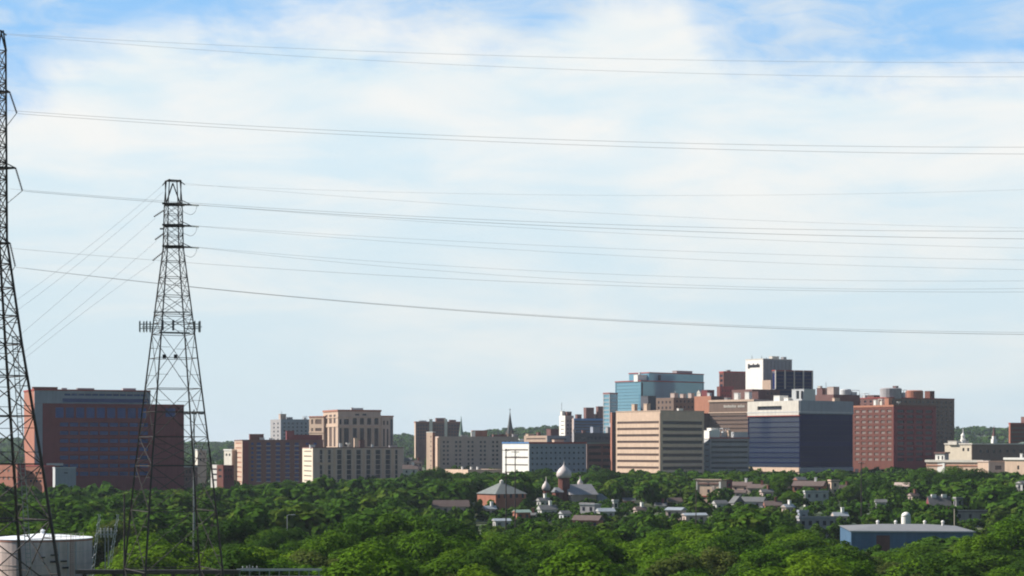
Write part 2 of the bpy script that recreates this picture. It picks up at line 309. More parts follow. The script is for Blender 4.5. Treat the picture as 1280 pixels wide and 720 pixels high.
# 10 tan block with paired windows
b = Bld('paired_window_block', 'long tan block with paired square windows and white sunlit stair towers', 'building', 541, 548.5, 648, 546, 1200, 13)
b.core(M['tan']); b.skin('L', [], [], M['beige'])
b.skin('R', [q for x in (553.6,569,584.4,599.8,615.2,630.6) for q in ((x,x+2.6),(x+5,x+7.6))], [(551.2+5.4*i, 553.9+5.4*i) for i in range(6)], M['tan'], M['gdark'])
b.patch('R', 546.2, 549.6, 547, 590, M['cream'], 'stair_tower', 1.2); b.band(545.6,547.2,M['tan'],.2)
b.unit(589, 609, 538, M['salmon'], 'penthouse', 3, asp=.4); b.unit(588.6, 594, 539, M['white'], 'stair_head', 1.5, asp=.5); b.unit(615, 634, 543, M['brown'], 'roof_unit', 5, asp=.4); b.unit(640, 647, 542.5, M['grey'], 'roof_unit', 3); b.unit(576,585,543.8,M['grey'],'roof_unit',5,asp=.4); b.done()
b = Bld('cream_stair_block', 'narrow cream sunlit stair block at the left end of the tan building', 'building', 533, 541, 544, 540, 1195, 50)
b.core(M['cream']); b.skin('L', [(538,539)], [(545+6*i,547+6*i) for i in range(7)], M['cream'], M['gdark']); b.skin('R', [], [], M['salmon']); b.band(539.7,540.6,M['white'],.1); b.done()
b = Bld('low_beige_hall', 'long low beige hall with roof vents below the tan block', 'building', 556, 585, 631, 587, 1090, 30)
b.core(M['beige']); b.skin('L', [(560,563),(567,570),(574,577)], [(592,595)], M['cream'], M['gdark']); b.skin('R', grid(588,628,6,.3), [(592,595)], M['beige'], M['gwarm'])
for x in (578,589,597): b.unit(x-1.4, x+1.4, 583.5, M['white'], 'roof_vent', 3)
b.done()
# 12 church spire
d = 1500; x, y, z0 = *at(637.5, 545, d)[:2], float(terr(np.float64(0.), np.float64(1500.)))
r = empty('church_spire', (x, y, z0), R(20), 'dark pointed church spire with cross rising behind the tan block', 'church spire')
zz = lambda py: CAMZ + (HY-py)/F*d - z0
mb = MB(); mb.box(-2.6,2.6,-2.6,2.6,0,zz(542)); mb.build('tower', M['brownstone'], r)
mb = MB(); mb.lathe([(3.1,zz(542)),(2.5,zz(538)),(1.2,zz(526)),(.1,zz(514))], 8); mb.build('spire', M['slate'], r)
for k in range(4): mb = MB(); mb.gable(-1,1,-3.1,-1.5,zz(543),zz(538),'y'); mb.build('dormer', M['brownstone'], r).rotation_euler = (0,0,k*pi/2)
mb = MB(); mb.bar((0,0,zz(514.3)),(0,0,zz(510.5)),.3); mb.bar((-.8,0,zz(512)),(.8,0,zz(512)),.25); mb.build('cross', M['steel'], r)
r = empty('green_spire', (at(576.5,540,1650)[0], 1650, 8), 0, 'thin pale green spire at the right edge of the distant brown tower', 'church spire')
mb = MB(); mb.box(-1.6,1.6,-1.6,1.6,0,CAMZ+(HY-545)/F*1650-8); mb.build('tower', M['ltgrey'], r); mb = MB(); mb.lathe([(2,CAMZ+15/F*1650-8),(1,CAMZ+27/F*1650-8),(.1,CAMZ+40/F*1650-8)],8); mb.build('spire', M['greenroof'], r)
# 13 white office with red roof edge
b = Bld('white_office_block', 'white office block with small square windows and a red roof edge', 'building', 628, 661.5, 733, 553.5, 1050, 36)
b.core(M['bluegrey']); b.skin('L', [(631,660)], [(561.5,563.2),(571,572.8),(580.5,582),(590,591.6)], M['white'], M['gwarm'], pname='window_band')
b.skin('R', grid(663,732,12,.42), [(558.5,560.6),(564.8,567.4),(571.8,574.4),(579,581.6),(586.4,589)], M['bluegrey'], M['gdark'])  # shaded side of the white block: shade put into the blue-grey colour
b.band(552.4,554.6,M['redtrim'],.25,'roof_edge','R'); b.band(552.4,554.4,M['bluetrim'],.25,'roof_edge','L')
b.unit(648, 655, 548.5, M['white'], 'satellite_dish', 2, 'dish'); b.unit(690, 705, 549.5, M['cream'], 'roof_unit', 2, asp=.3); b.done()
# 14 car park
b = Bld('parking_garage', 'brown multi-storey car park with dark open decks beside the white office', 'building', 731, 733.5, 772, 554, 1185, 18)
b.core(M['dkgrey']); b.skin('L', [], [], M['tan']); b.skin('R', grid(735,770,2,.88), [(557.5,560.8),(565.5,568.8),(573.5,576.8),(581.5,584.8),(589.5,592.8)], M['brown'], M['black'], pname='deck_shade'); b.band(553.2,554.8,M['greenroof'],.1); b.done()  # black panes painted as the shade inside the open decks
# 15 stepped block with blue glass
b = Bld('stepped_glass_block', 'stepped grey and blue glass block with a white sunlit flank and roof mast', 'building', 699, 706.5, 717, 519.5, 1480, 30)
b.core(M['tan']); b.skin('L', [(701,705)], [(526+5*i,527.2+5*i) for i in range(5)], M['white'], M['gpale'], pname='window_band'); b.skin('R', grid(708,716,2,.4), [(525+5*i,527.5+5*i) for i in range(5)], M['tan'], M['gdark'])
b.unit(700.5,706,513.8,M['white'],'stair_head',1); b.unit(705,714.5,514.5,M['brown'],'penthouse',2); b.unit(701,703,503,M['galv'],'mast',1.5,'mast'); b.done()
b = Bld('blue_glass_annex', 'low dark blue glass block with brown rooftop plant rooms', 'building', 715, 717.5, 756, 523, 1470, 22)
b.core(M['gnavy']); b.skin('L', [], [], M['tan']); b.skin('R', [(717.8,755.5)], [(525.5+3.6*i,528.6+3.6*i) for i in range(6)], M['bluetrim'], M['gsteel'], pname='window_band')
b.unit(729.5, 742.5, 509.5, M['brown'], 'plant_room', 2, asp=.7); b.unit(745, 754, 508, M['brown'], 'plant_room', 2, asp=.9); b.unit(719, 727, 518, M['brown'], 'plant_room', 2); b.unit(736,748,517.5,M['tan'],'roof_unit',6); b.done()
b = Bld('dark_plant_block', 'dark low block with pipework and vents above the car park', 'building', 715, 717.5, 768, 541, 1300, 18)
b.core(M['dkgrey']); b.skin('L', [], [], M['grey']); b.skin('R', grid(719,766,10,.7), [(546,549.5)], M['dkgrey'], M['gsteel'])
for x0,x1,y in ((716,719.5,537),(738,750,533.5),(757,767,534),(727,732,538),(762,766,528)): b.unit(x0,x1,y,random.choice([M['bluegrey'],M['grey'],M['brown']]),'roof_unit',2)
b.done()
b = Bld('cream_roofline_block', 'low cream block with a stepped roofline left of the stepped glass block', 'building', 655, 684, 712, 544.5, 1300, 40)
b.core(M['beige']); b.skin('L', [(658,682)], [(547.5,549.2)], M['beige'], M['gwarm'], pname='window_band'); b.skin('R', [(688,708)], [(548,550)], M['bluegrey'], M['gdark'], pname='window_band')
b.unit(657,668,542.3,M['cream'],'roof_unit',2,asp=.5); b.unit(683,699,536,M['brown'],'plant_room',3,asp=.6); b.unit(670,676,540,M['brown'],'roof_unit',3); b.done()
# 17 big blue glass tower
b = Bld('blue_glass_tower', 'tall sky-blue mirror glass tower stepping down to the left', 'building', 769, 801, 880, 476, 1400, 38)
Hs = b.H; b.H = b.v(476); b.core(M['bluegrey'])
b.skin('L', [(769.8,800.5)], [(477.5+4.05*i, 481.2+4.05*i) for i in range(16)], M['gsky'], M['gsky'], pname='window_band'); b.skin('R', [(802,879)], [(477.5+4.05*i, 481.2+4.05*i) for i in range(16)], M['gsky'], M['gsky'], pname='window_band')
b.band(475.4,476.6,M['redtrim'],.3,'roof_edge')
u0 = b.ur(812); H2 = b.v(466); mb = MB(); mb.box(u0, b.Lr, -.001+.4, b.Ll*.8, b.H-.4, H2); mb.build('upper_block', M['gsky'], b.root)
mb = MB(); mb.box(u0-.3, b.Lr+.3, .1, b.Ll*.8+.3, H2, H2+.7); mb.build('roof_edge', M['redtrim'], b.root)
b.patch('R', 801.6, 803.6, 478, 512, M['gdark'], 'corner_slot', .08); b.unit(792, 811, 468.5, M['white'], 'plant_room', 3, asp=.4); b.patch('R', 823,826,468,474.5, M['gdark'],'roof_slot',-.3)
b.unit(798,801,465.5,M['ltgrey'],'roof_unit',5); b.unit(840,866,463.7,M['grey'],'roof_unit',8,asp=.3,zlow=H2); b.done()
b = Bld('blue_glass_wing', 'lower sky-blue glass wing at the left foot of the mirror tower', 'building', 754, 762, 772, 491.5, 1395, 38)
b.core(M['bluegrey']); b.skin('L', [(754.4,761.6)], [(493+5*i, 497.2+5*i) for i in range(10)], M['ltgrey'], M['gsky'], pname='window_band'); b.skin('R', [(762.6,771.6)], [(493+5*i, 497.2+5*i) for i in range(10)], M['ltgrey'], M['gsky'], pname='window_band'); b.band(490.8,492,M['redtrim'],.2,'roof_edge'); b.done()
# 18 cream striped office
b = Bld('striped_cream_office', 'cream office block with dark horizontal window stripes and a tall blank top', 'building', 770, 825.5, 880, 513.5, 1100, 38)
b.core(M['gdark']); vs = [(526.2+8.15*i, 529.2+8.15*i) for i in range(9)]
b.skin('L', [(771.5,823.5)], vs, M['cream'], M['gwarm'], pname='window_band')
b.skin('R', [(828.5,878)], [(526.2+8.15*i, 530.2+8.15*i) for i in range(9)], M['cream'], M['gdark'], pname='window_band')
b.band(512.8,514.2,M['beige'],.15); b.patch('L', 823.8, 825.3, 516, 600, M['beige'], 'corner_pier', .18)
b.unit(789.5, 797, 505, M['cream'], 'stair_head', 2); b.unit(804.5, 813, 504.5, M['cream'], 'stair_head', 2); b.unit(801, 820, 495, M['dkgrey'], 'plant_room', 8); b.unit(846,854,510.5,M['white'],'roof_unit',1.5,asp=.4); b.done()
b = Bld('brown_slab', 'narrow brown brick slab at the left edge of the cream striped office', 'building', 763, 765, 782, 515.5, 1180, 20)
b.core(M['brown']); b.skin('L', [], [], M['salmon']); b.skin('R', [], [], M['brown']); b.done()
# 19 castellated stone block
b = Bld('stone_hotel', 'grey-brown stone block with round windows between blue tower and orange brick', 'building', 818, 842, 869, 497, 1340, 40)
b.core(M['brownstone']); b.skin('L', grid(821,840,4,.4), [(501,504),(508,511)], M['brownstone'], M['gdark']); b.skin('R', grid(844,868,5,.45), [(500,503),(507,510)], M['brownstone'], M['gdark'])
for x0,x1,y in ((838,848,491.5),(850,858,492.5),(860,868,491.5)): b.unit(x0,x1,y,M['tan'],'parapet_tower',1.2)
b.unit(843,845,488.5,M['ltgrey'],'mast',4,'mast'); b.done()
# 20 orange brick
b = Bld('orange_brick_block', 'orange brick block with blank sunlit wall and a red rooftop parapet', 'building', 868, 889, 905, 495, 1290, 42)
b.core(M['orange']); b.skin('L', [], [], M['orange']); b.skin('R', grid(891,903,3,.4), [(499+6*i,502+6*i) for i in range(4)], M['brown'], M['gdark'])  # brown right wall: shade painted onto the orange brick block
b.unit(871, 880, 487.5, M['pale'], 'arched_hood', 1.5, 'gable'); b.unit(877, 893, 487.5, M['darkbrick'], 'penthouse', 3, asp=.7); b.unit(884,890,491,M['ltgrey'],'roof_unit',1); b.done()
b = Bld('brown_hip_block', 'low brown block below the orange brick wall', 'building', 866, 878, 890, 517, 1230, 40)
b.core(M['brownstone']); b.skin('L', [], [], M['brown']); b.skin('R', [], [], M['brownstone']); b.band(516.5,518,M['brown'],.3); b.done()
# 21 brown tower
b = Bld('brown_tower', 'plain dark brown tower left of the white bank tower', 'building', 899, 904.5, 934, 464.5, 1400, 20)
b.core(M['brown']); b.skin('L', [(900,903.5)], [(468+6*i,471+6*i) for i in range(8)], M['redbrick'], M['gdark']); b.skin('R', grid(906,932,6,.35), [(469+5.2*i,471+5.2*i) for i in range(9)], M['brown'], M['gwarm'])
b.band(464,465.6,M['redtrim'],.2); b.unit(907,913,462.5,M['grey'],'roof_unit',2); b.done()
b = Bld('red_brick_stack', 'small red brick block at the left foot of the dark brown tower', 'building', 896, 900, 917, 483, 1370, 30)
b.core(M['redbrick']); b.skin('L', [], [], M['redbrick']); b.skin('R', grid(902,915,4,.35), [(487,489.5),(493,495.5)], M['darkbrick'], M['gdark']); b.done()
# 22 white bank tower with lettering
b = Bld('white_bank_tower', 'tall white tower with dark lettering near the top of its blank side', 'building', 932, 954, 990, 448.5, 1350, 36)
b.core(M['ltgrey']); b.skin('L', [], [], M['white']); b.skin('R', grid(957,989,7,.12), [(451,489)], M['grey'], M['gwarm'], pname='slot_window')  # grey right wall: the white tower's shade put into the colour
b.band(448,449,M['pale'],.15)
k = 935.0; sg = MB()
for i in range(8):
    w = 2.0 if i == 0 else 1.35; h0 = 454.0 if i in (0, 3, 6) else 455.3; h1 = 459.8 if i == 0 else 458.8
    a, c_ = sorted((b.ul(k), b.ul(k+w))); b.fbox(sg, 'L', a, c_, -.18, .05, b.v(h1), b.v(h0))
    k += w + .45
sg.build('lettering', M['black'], b.root)
for x0,x1,y,n in ((939,941,444,'mast'),(951,953,444.5,'mast'),(957,959,446,'mast')): b.unit(x0,x1,y,M['galv'],n,2,'mast')
b.unit(961,974,445.5,M['pale'],'roof_unit',4,asp=.5); b.unit(976,983,446.3,M['grey'],'roof_unit',4); b.done()
b = Bld('tan_stub_block', 'small tan block attached to the foot of the white tower', 'building', 953, 963.5, 970, 475, 1335, 40)
b.core(M['beige']); b.skin('L', [], [], M['beige']); b.skin('R', [], [], M['tan']); b.done()
# 23 gridded glass block
b = Bld('gridded_glass_block', 'dark glass block divided by white vertical fins right of the white tower', 'building', 965, 969, 1016, 463, 1325, 22)
b.core(M['gnavy']); b.skin('L', [(965.4,968.6)], [(466,486)], M['dkgrey'], M['gnavy']); b.skin('R', [(970,1015.5)], [(464.6+4.6*i,468.6+4.6*i) for i in range(8)], M['dkgrey'], M['gnavy'], pname='window_band')
for x in (969.4,981,992.6,1004,1015.4): b.patch('R', x-.55, x+.55, 462.6, 486, M['pale'], 'fin', .6)
b.band(462.4,463.6,M['redtrim'],.15,'roof_edge'); b.done()
# 24 brown banded office
b = Bld('banded_brown_office', 'brown stone office with cream cornice lines and pale lettering near the top', 'building', 886.5, 942, 965, 500, 1210, 48)
b.core(M['brownstone']); b.skin('L', [(888,940)], [(519+5.2*i, 521+5.2*i) for i in range(8)], M['brownstone'], M['gwarm'], pname='window_band'); b.skin('R', [(945,962)], [(519+5.2*i, 521+5.2*i) for i in range(6)], M['brownstone'], M['gdark'], pname='window_band')
b.band(499,501.6,M['cream'],.5); b.band(514.6,515.8,M['cream'],.3)
sg = MB(); k = 905.0
for i in range(15):
    if i not in (9,):
        a, c_ = sorted((b.ul(k), b.ul(k+1.0))); b.fbox(sg, 'L', a, c_, -.15, .05, b.v(509), b.v(506.2 if i%3 else 505.6))
    k += 1.75
sg.build('lettering', M['pale'], b.root)
b.unit(917.5,926,491,M['white'],'stair_head',2); b.unit(931,940,490,M['white'],'stair_head',1.5); b.unit(936,958,489,M['brown'],'penthouse',6,asp=.8); b.unit(905,914,497,M['grey'],'roof_unit',3,asp=.5); b.done()
b = Bld('brown_middle_block', 'brown block filling the gap under the white tower and dark glass block', 'building', 915, 940, 975, 486.5, 1300, 35)
b.core(M['brown']); b.skin('L', [], [], M['brown']); b.skin('R', grid(943,972,6,.35), [(490,492.5)], M['brown'], M['gdark']); b.done()
# 25 low grey block with white rooftop plant
b = Bld('low_grey_block', 'low dark grey block with white rooftop plant and a red roof line', 'building', 879.5, 887.5, 936, 547.5, 1135, 22)
b.core(M['dkgrey']); b.skin('L', [(881,886)], [(555+7*i,556.5+7*i) for i in range(6)], M['ltgrey'], M['gpale'], pname='window_band'); b.skin('R', [(889,935)], [(551+6.6*i,553.4+6.6*i) for i in range(8)], M['grey'], M['gdark'], pname='window_band')
b.band(546.6,548.2,M['redtrim'],.25,'roof_edge','R'); b.unit(880,899,538,M['white'],'plant_room',1,asp=1); b.unit(884,898,535,M['white'],'plant_room',4); b.unit(900,911,535.5,M['ltgrey'],'cooling_unit',3,'frame'); b.unit(909,914,538,M['cream'],'plant_room',1); b.unit(914,935,540,M['ltgrey'],'plant_screen',1.2,asp=.3); b.done()
# 26 dark glass block
b = Bld('dark_glass_office', 'dark navy glass office block with cream bands at top and base', 'building', 935, 999.5, 1066, 500.5, 1150, 38)
b.core(M['gnavy'])
vs = [(521.2+6.4*i, 526.9+6.4*i) for i in range(10)]
b.skin('L', [(935.5,999)], vs, M['gnavy'], M['gsteel'], z0=584.5, z1=519, pname='window_band', name='glass_wall'); b.skin('R', [(1000,1065.5)], [(518.4+6.65*i, 524.4+6.65*i) for i in range(10)], M['navy'], M['gnavy'], z0=584.5, z1=517, pname='window_band', name='glass_wall')
b.skin('L', [(947.5,978)], [(506.8,511.6)], M['pale'], M['gdark'], z0=519, z1=500.5, pname='recess', name='top_band', proud=.5); b.skin('R', [], [], M['bluegrey'], None, z0=517, z1=500.5, name='top_band', proud=.5)  # one band painted in two tones, pale where sunlit, blue-grey where shaded
b.band(514.2,515.2,M['ltgrey'],.6,'cornice'); b.band(518.8,519.8,M['redtrim'],.52,'red_line','L')
b.patch('L', 935, 999.5, 584.5, 590, M['cream'], 'base_band', .6); b.patch('R', 999.5, 1066, 584.5, 589.5, M['bluegrey'], 'base_band', .6)  # base band painted cream for its sunny side, blue-grey for its shaded side
b.skin('L', grid(937,998,5,.75), [(591,606)], M['beige'], M['black'], z1=590, name='arcade'); b.skin('R', [(1003,1026),(1030,1041),(1045,1056)], [(591,606)], M['grey'], M['black'], z1=589.5, name='arcade')  # black panes are painted shade filling the arcade bays
b.unit(967,985,494.5,M['white'],'plant_room',2,asp=.7); b.unit(980,990,497,M['white'],'plant_room',2); b.unit(990,1019,486.5,M['ltgrey'],'cooling_tower',2,asp=1.0)
for x in (995,1001): b.unit(x,x+4,488.5,M['dkgrey'],'fan_housing',1.2,asp=.4,zlow=b.H+1)
b.unit(1040,1050,497.5,M['cream'],'roof_unit',2,asp=.4); b.done()
# 27 brick tower with window grid
b = Bld('brick_grid_tower', 'red brick tower with a regular grid of pale windows and arches at street level', 'building', 1066, 1117, 1170, 506.5, 1200, 38)
b.core(M['redbrick']); b.skin('L', grid(1067.5,1115.5,6,.66), [(511.8+6.75*i, 515.2+6.75*i) for i in range(10)], M['redbrick'], M['gpale'])
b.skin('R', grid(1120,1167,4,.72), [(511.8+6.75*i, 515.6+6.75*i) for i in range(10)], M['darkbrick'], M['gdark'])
for face, xs in (('L',(1071,1081,1091,1101,1111)),('R',(1124,1142,1158))):
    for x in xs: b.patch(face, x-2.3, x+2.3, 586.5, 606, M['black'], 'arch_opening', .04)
b.band(506,508.5,M['orange'],.2,'cornice','L'); b.band(506,508.5,M['redbrick'],.2,'cornice','R')  # sunlit side of the cornice painted orange, shaded side dark red
b.unit(1106,1115,497.5,M['orange'],'stair_head',1); b.unit(1092,1097,500,M['white'],'roof_unit',2); b.unit(1098,1106,499,M['pale'],'roof_unit',2,'frame'); b.unit(1120.5,1126,502,M['white'],'satellite_dish',1,'dish'); b.done()
# 28 dark tower behind
b = Bld('dark_brown_slab', 'wide dark brown block with rooftop plant behind the red brick grid tower', 'building', 1046, 1108, 1193, 497, 1340, 36)
b.core(M['brown']); b.skin('L', grid(1050,1106,8,.4), [(500,502.5),(505,507.5)], M['brown'], M['gdark']); b.skin('R', grid(1112,1191,14,.45), [(500.5+5.6*i,503+5.6*i) for i in range(10)], M['brownstone'], M['gsteel'])
b.band(496.4,497.6,M['redtrim'],.2); b.unit(1100,1127,485,M['grey'],'plant_drum',4,'cyl'); b.unit(1116,1123,482.5,M['brown'],'plant_room',9); b.unit(1132,1154,488,M['salmon'],'plant_drum',3,'cyl'); b.unit(1156,1168,488.8,M['redbrick'],'plant_room',3); b.unit(1126,1133,487.5,M['ltgrey'],'cooling_unit',3,'frame')
b.unit(1060,1068,490,M['pale'],'roof_unit',4); b.unit(1076,1086,492,M['ltgrey'],'cooling_unit',4,'frame'); b.unit(1084,1100,494,M['brown'],'roof_unit',4); b.done()
b = Bld('rooftop_plant_block', 'brown block topped with ducts right of the dark glass block roof', 'building', 1019, 1042, 1075, 493, 1250, 38)
b.core(M['brown']); b.skin('L', [], [], M['brown']); b.skin('R', [], [], M['brown'])
b.unit(1021,1034,485,M['brown'],'plant_room',2); b.unit(1034,1049,483.5,M['tan'],'plant_room',4); b.unit(1031.5,1033.5,477.5,M['galv'],'mast',3,'mast'); b.unit(1050,1064,486.5,M['ltgrey'],'duct',4,'cyl'); b.unit(1055,1074,488,M['ltgrey'],'duct',2,'frame'); b.unit(1022,1028,482.5,M['pale'],'roof_unit',4); b.done()
# 29 classical hall
b = Bld('columned_hall', 'pale classical hall with a stepped roof and a small white cupola', 'building', 1181, 1215, 1290, 555, 1160, 42)
b.core(M['grey']); b.skin('L', [(1203,1205.5),(1209,1211.5)], [(560,564)], M['yel'], M['gdark']); b.skin('R', grid(1222,1288,8,.35), [(562,566)], M['brownstone'], M['gdark'])
b.band(554,555.6,M['pale'],.4); b.unit(1184,1212,551,M['pale'],'attic',1.5,asp=.5)
p = b.ul(1199); zc = b.v(552)
mb = MB(); mb.lathe([(1.7,b.H-1),(1.7,zc+1.2),(1.9,zc+1.3),(1.2,zc+1.6),(1.2,zc+3.4),(1.45,zc+3.6),(.9,zc+4.6),(.25,zc+5.4),(.2,zc+7.5),(.02,zc+8.4)], 16, (4, p)); mb.build('cupola', M['white'], b.root, smooth_=False); b.done()
b = Bld('classical_forecourt_wing', 'low pale front wing with an orange cornice line below the columned hall', 'building', 1158, 1228, 1236, 576, 1120, 50)
b.core(M['yel']); b.skin('L', grid(1162,1226,9,.4), [(586,592),(597,603)], M['cream'], M['gdark']); b.skin('R', [], [], M['tan']); b.band(575,578,M['pale'],.7); b.band(581.5,583,M['orange'],.3); b.done()
b = Bld('white_gatehouse', 'small white two-window block left of the columned hall', 'building', 1169, 1181, 1186, 566, 1135, 45)
b.core(M['white']); b.skin('L', [(1172,1174),(1177,1179)], [(570,574.5)], M['white'], M['gdark']); b.skin('R', [], [], M['grey']); b.band(565,567,M['brown'],.6); b.done()
b = Bld('mauve_court_building', 'mauve-grey stone block with dark windows at the right edge', 'building', 1222, 1236, 1330, 577, 1090, 22)
b.core(M['brownstone']); b.skin('L', [], [], M['beige']); b.skin('R', [(1244,1252),(1260,1267),(1277,1284)], [(582,587),(591,596.5)], M['grey'], M['gdark']); b.band(576,577.6,M['tan'],.4); b.done()
b = Bld('cream_corner_pavilion', 'cream pavilion with a white parapet at the far right edge', 'building', 1256, 1282, 1310, 573, 1060, 45)
b.core(M['cream']); b.skin('L', [(1271.5,1274)], [(582,587)], M['cream'], M['gdark'], z0=0); b.skin('R', [], [], M['tan']); b.band(572,574.8,M['white'],.6); b.unit(1275,1279,567,M['white'],'chimney',1.5); b.done()
d = 1400; r = empty('white_steeple', (at(1242.5,550,d)[0], d, 12), R(15), 'slim steeple with white base and brown spire on the wooded skyline', 'church spire')
q = lambda py: CAMZ+(HY-py)/F*d-12
mb = MB(); mb.box(-1.6,1.6,-1.6,1.6,0,q(549)); mb.box(-1.1,1.1,-1.1,1.1,q(549)-.05,q(545)); mb.build('tower', M['white'], r); mb = MB(); mb.lathe([(1.5,q(545)),(.9,q(541)),(.1,q(532))],8); mb.build('spire', M['brown'], r)
b = Bld('right_edge_brick_tower', 'red brick tower cut off by the right edge of the view', 'building', 1261, 1263, 1310, 529, 1300, 20)
b.core(M['redbrick']); b.skin('L', [], [], M['salmon']); b.skin('R', [(1264,1309)], [(534+5.2*i,536+5.2*i) for i in range(7)], M['redbrick'], M['gwarm'], pname='window_band'); b.band(528.4,530,M['redtrim'],.2); b.unit(1277,1290,521,M['brown'],'penthouse',3); b.done()
b = Bld('green_roof_block', 'low block with a pale green roof at the right edge', 'building', 1266, 1290, 1320, 557, 1210, 40)
b.core(M['tan']); b.skin('L', [], [], M['tan']); b.skin('R', [], [], M['tan']); b.band(556,558,M['greenroof'],.5); b.unit(1270,1300,552.5,M['greenroof'],'hip_roof',1,'gable',asp=.7); b.done()

# ------------------------------------------------------------------ churches, houses, sheds in the trees
CLEAR = []          # (x0, x1, y0, y1, distance): sight lines the scattered trees leave open
SCREEN = [(998,1044,651.5,588),(1148,1190,645,665),(726,750,636,672),(830,886,640,628),(597,655,618.5,738),(704,752,621,780),(676,692,613.5,785),(1108,1190,671,505)]      # trees standing just in front of a house, up to the given row
FOOT = []           # (x, y, radius) footprints
def zpx(py, d): return CAMZ + (HY-py)/F*d
# onion-domed church
d = 800; X = at(705, 600, d)[0]; gz = float(terr(np.float64(X), np.float64(d)))
r = empty('domed_church', (X, d, gz-.5), R(28), 'brick church with white onion domes and a grey gabled roof', 'church'); Z = lambda py: zpx(py, d)-gz+.5
FOOT.append((X+4, d+6, 12)); CLEAR.append((677, 690, 596, 613, d)); CLEAR.append((690, 716, 578, 612, d)); CLEAR.append((714, 752, 603, 622, d))
mb = MB(); mb.lathe([(2.5,0),(2.5,Z(597.5)),(2.8,Z(597))], 8); mb.build('bell_tower', M['redbrick'], r)
mb = MB(); mb.lathe([(2.9,Z(597.2)),(3.2,Z(594)),(3.05,Z(590.5)),(2.2,Z(586.5)),(.9,Z(583.3)),(.25,Z(581)),(.12,Z(577.5)),(.02,Z(577))], 20); dm = mb.build('onion_dome', M['dome'], r, smooth_=True)
mb = MB(); mb.bar((0,0,Z(578)),(0,0,Z(573.5)),.12); mb.bar((-.5,0,Z(575)),(.5,0,Z(575)),.1); mb.build('cross', M['galv'], r)
mb = MB(); mb.box(1,13,-4.5,5.5,0,Z(618)); mb.build('nave_wall', M['tan'], r)
mb = MB(); mb.gable(.2,13.6,-5.3,6.3,Z(618)-.1,Z(605.5)); mb.build('nave_roof', M['grey'], r)
mb = MB(); mb.gable(13.61,13.75,-4.4,5.4,Z(617),Z(607)); mb.build('gable_panel', M['redbrick'], r)
mb = MB(); mb.box(13.4,20,-5,6,0,Z(628)); mb.build('porch_wall', M['pale'], r)
mb = MB(); mb.add([(13.4,-6,Z(629)),(21,-6,Z(629)),(21,7,Z(629)),(13.4,7,Z(629)),(13.4,-4,Z(617.5)),(16.5,-3,Z(617.5)),(16.5,4,Z(617.5)),(13.4,5,Z(617.5))],[(0,3,2,1),(4,5,6,7),(0,1,5,4),(1,2,6,5),(2,3,7,6),(3,0,4,7)]); mb.build('porch_roof', M['zinc'], r)
MB().box(-4.2,-2,-2.6,2.6,0,Z(615)).build('side_chapel', M['redbrick'], r); MB().gable(-4.6,-1.6,-3,3,Z(615)-.02,Z(609),'x').build('side_chapel_roof', M['zinc'], r)
for (px, yb, s_, dd) in ((682.5,612.5,.62,-3),(726,606.5,.42,8)):
    lx = (px-705)/F*d; a = R(-28); wx, wy = lx, dd; cx_, cy_ = wx*cos(a)-wy*sin(a), wx*sin(a)+wy*cos(a)
    mb = MB(); mb.lathe([(2.2*s_,0),(2.2*s_,Z(yb))], 8, (cx_,cy_)); mb.build('turret', M['redbrick'], r)
    z = Z(yb)-.05; mb = MB(); mb.lathe([(2.5*s_,z),(2.9*s_,z+1.5*s_),(2.5*s_,z+3.3*s_),(1.1*s_,z+5.2*s_),(.3*s_,z+6.4*s_),(.12,z+9*s_),(.02,z+9.2*s_)], 16, (cx_,cy_)); mb.build('onion_dome', M['dome'], r, smooth_=True)
# pyramid-roofed pavilion
d = 760; X = at(627, 610, d)[0]; gz = float(terr(np.float64(X), np.float64(d))); Z = lambda py: zpx(py, d)-gz+.5
r = empty('pyramid_roof_pavilion', (X, d, gz-.5), R(32), 'square hall with a broad grey-green pyramid roof and small lantern', 'building'); FOOT.append((X, d, 11)); CLEAR.append((596, 655, 600, 620, d))
w = 58/F*d/2/(cos(R(32))+sin(R(32)))*1.12
mb = MB(); mb.box(-w*.94,w*.94,-w*.94,w*.94,0,Z(616.5)); mb.build('wall', M['salmon'], r)
mb = MB(); mb.add([(-w,-w,Z(617)),(w,-w,Z(617)),(w,w,Z(617)),(-w,w,Z(617)),(-.6,-.6,Z(603.5)),(.6,-.6,Z(603.5)),(.6,.6,Z(603.5)),(-.6,.6,Z(603.5))],[(0,3,2,1),(4,5,6,7),(0,1,5,4),(1,2,6,5),(2,3,7,6),(3,0,4,7)]); mb.build('roof', wall('grey_green_roof',(.16,.17,.16)), r)
mb = MB(); mb.lathe([(.8,Z(603.8)),(.8,Z(601)),(.3,Z(600)),(.02,Z(599))],12); mb.build('lantern', M['pale'], r)
for i in range(5):
    o = MB().box(-.5,.5,-.05,.12,0,1.6).build('window', M['gdark'], r, (-w*.75+i*w*.37, -w*.94-.02, Z(622)))
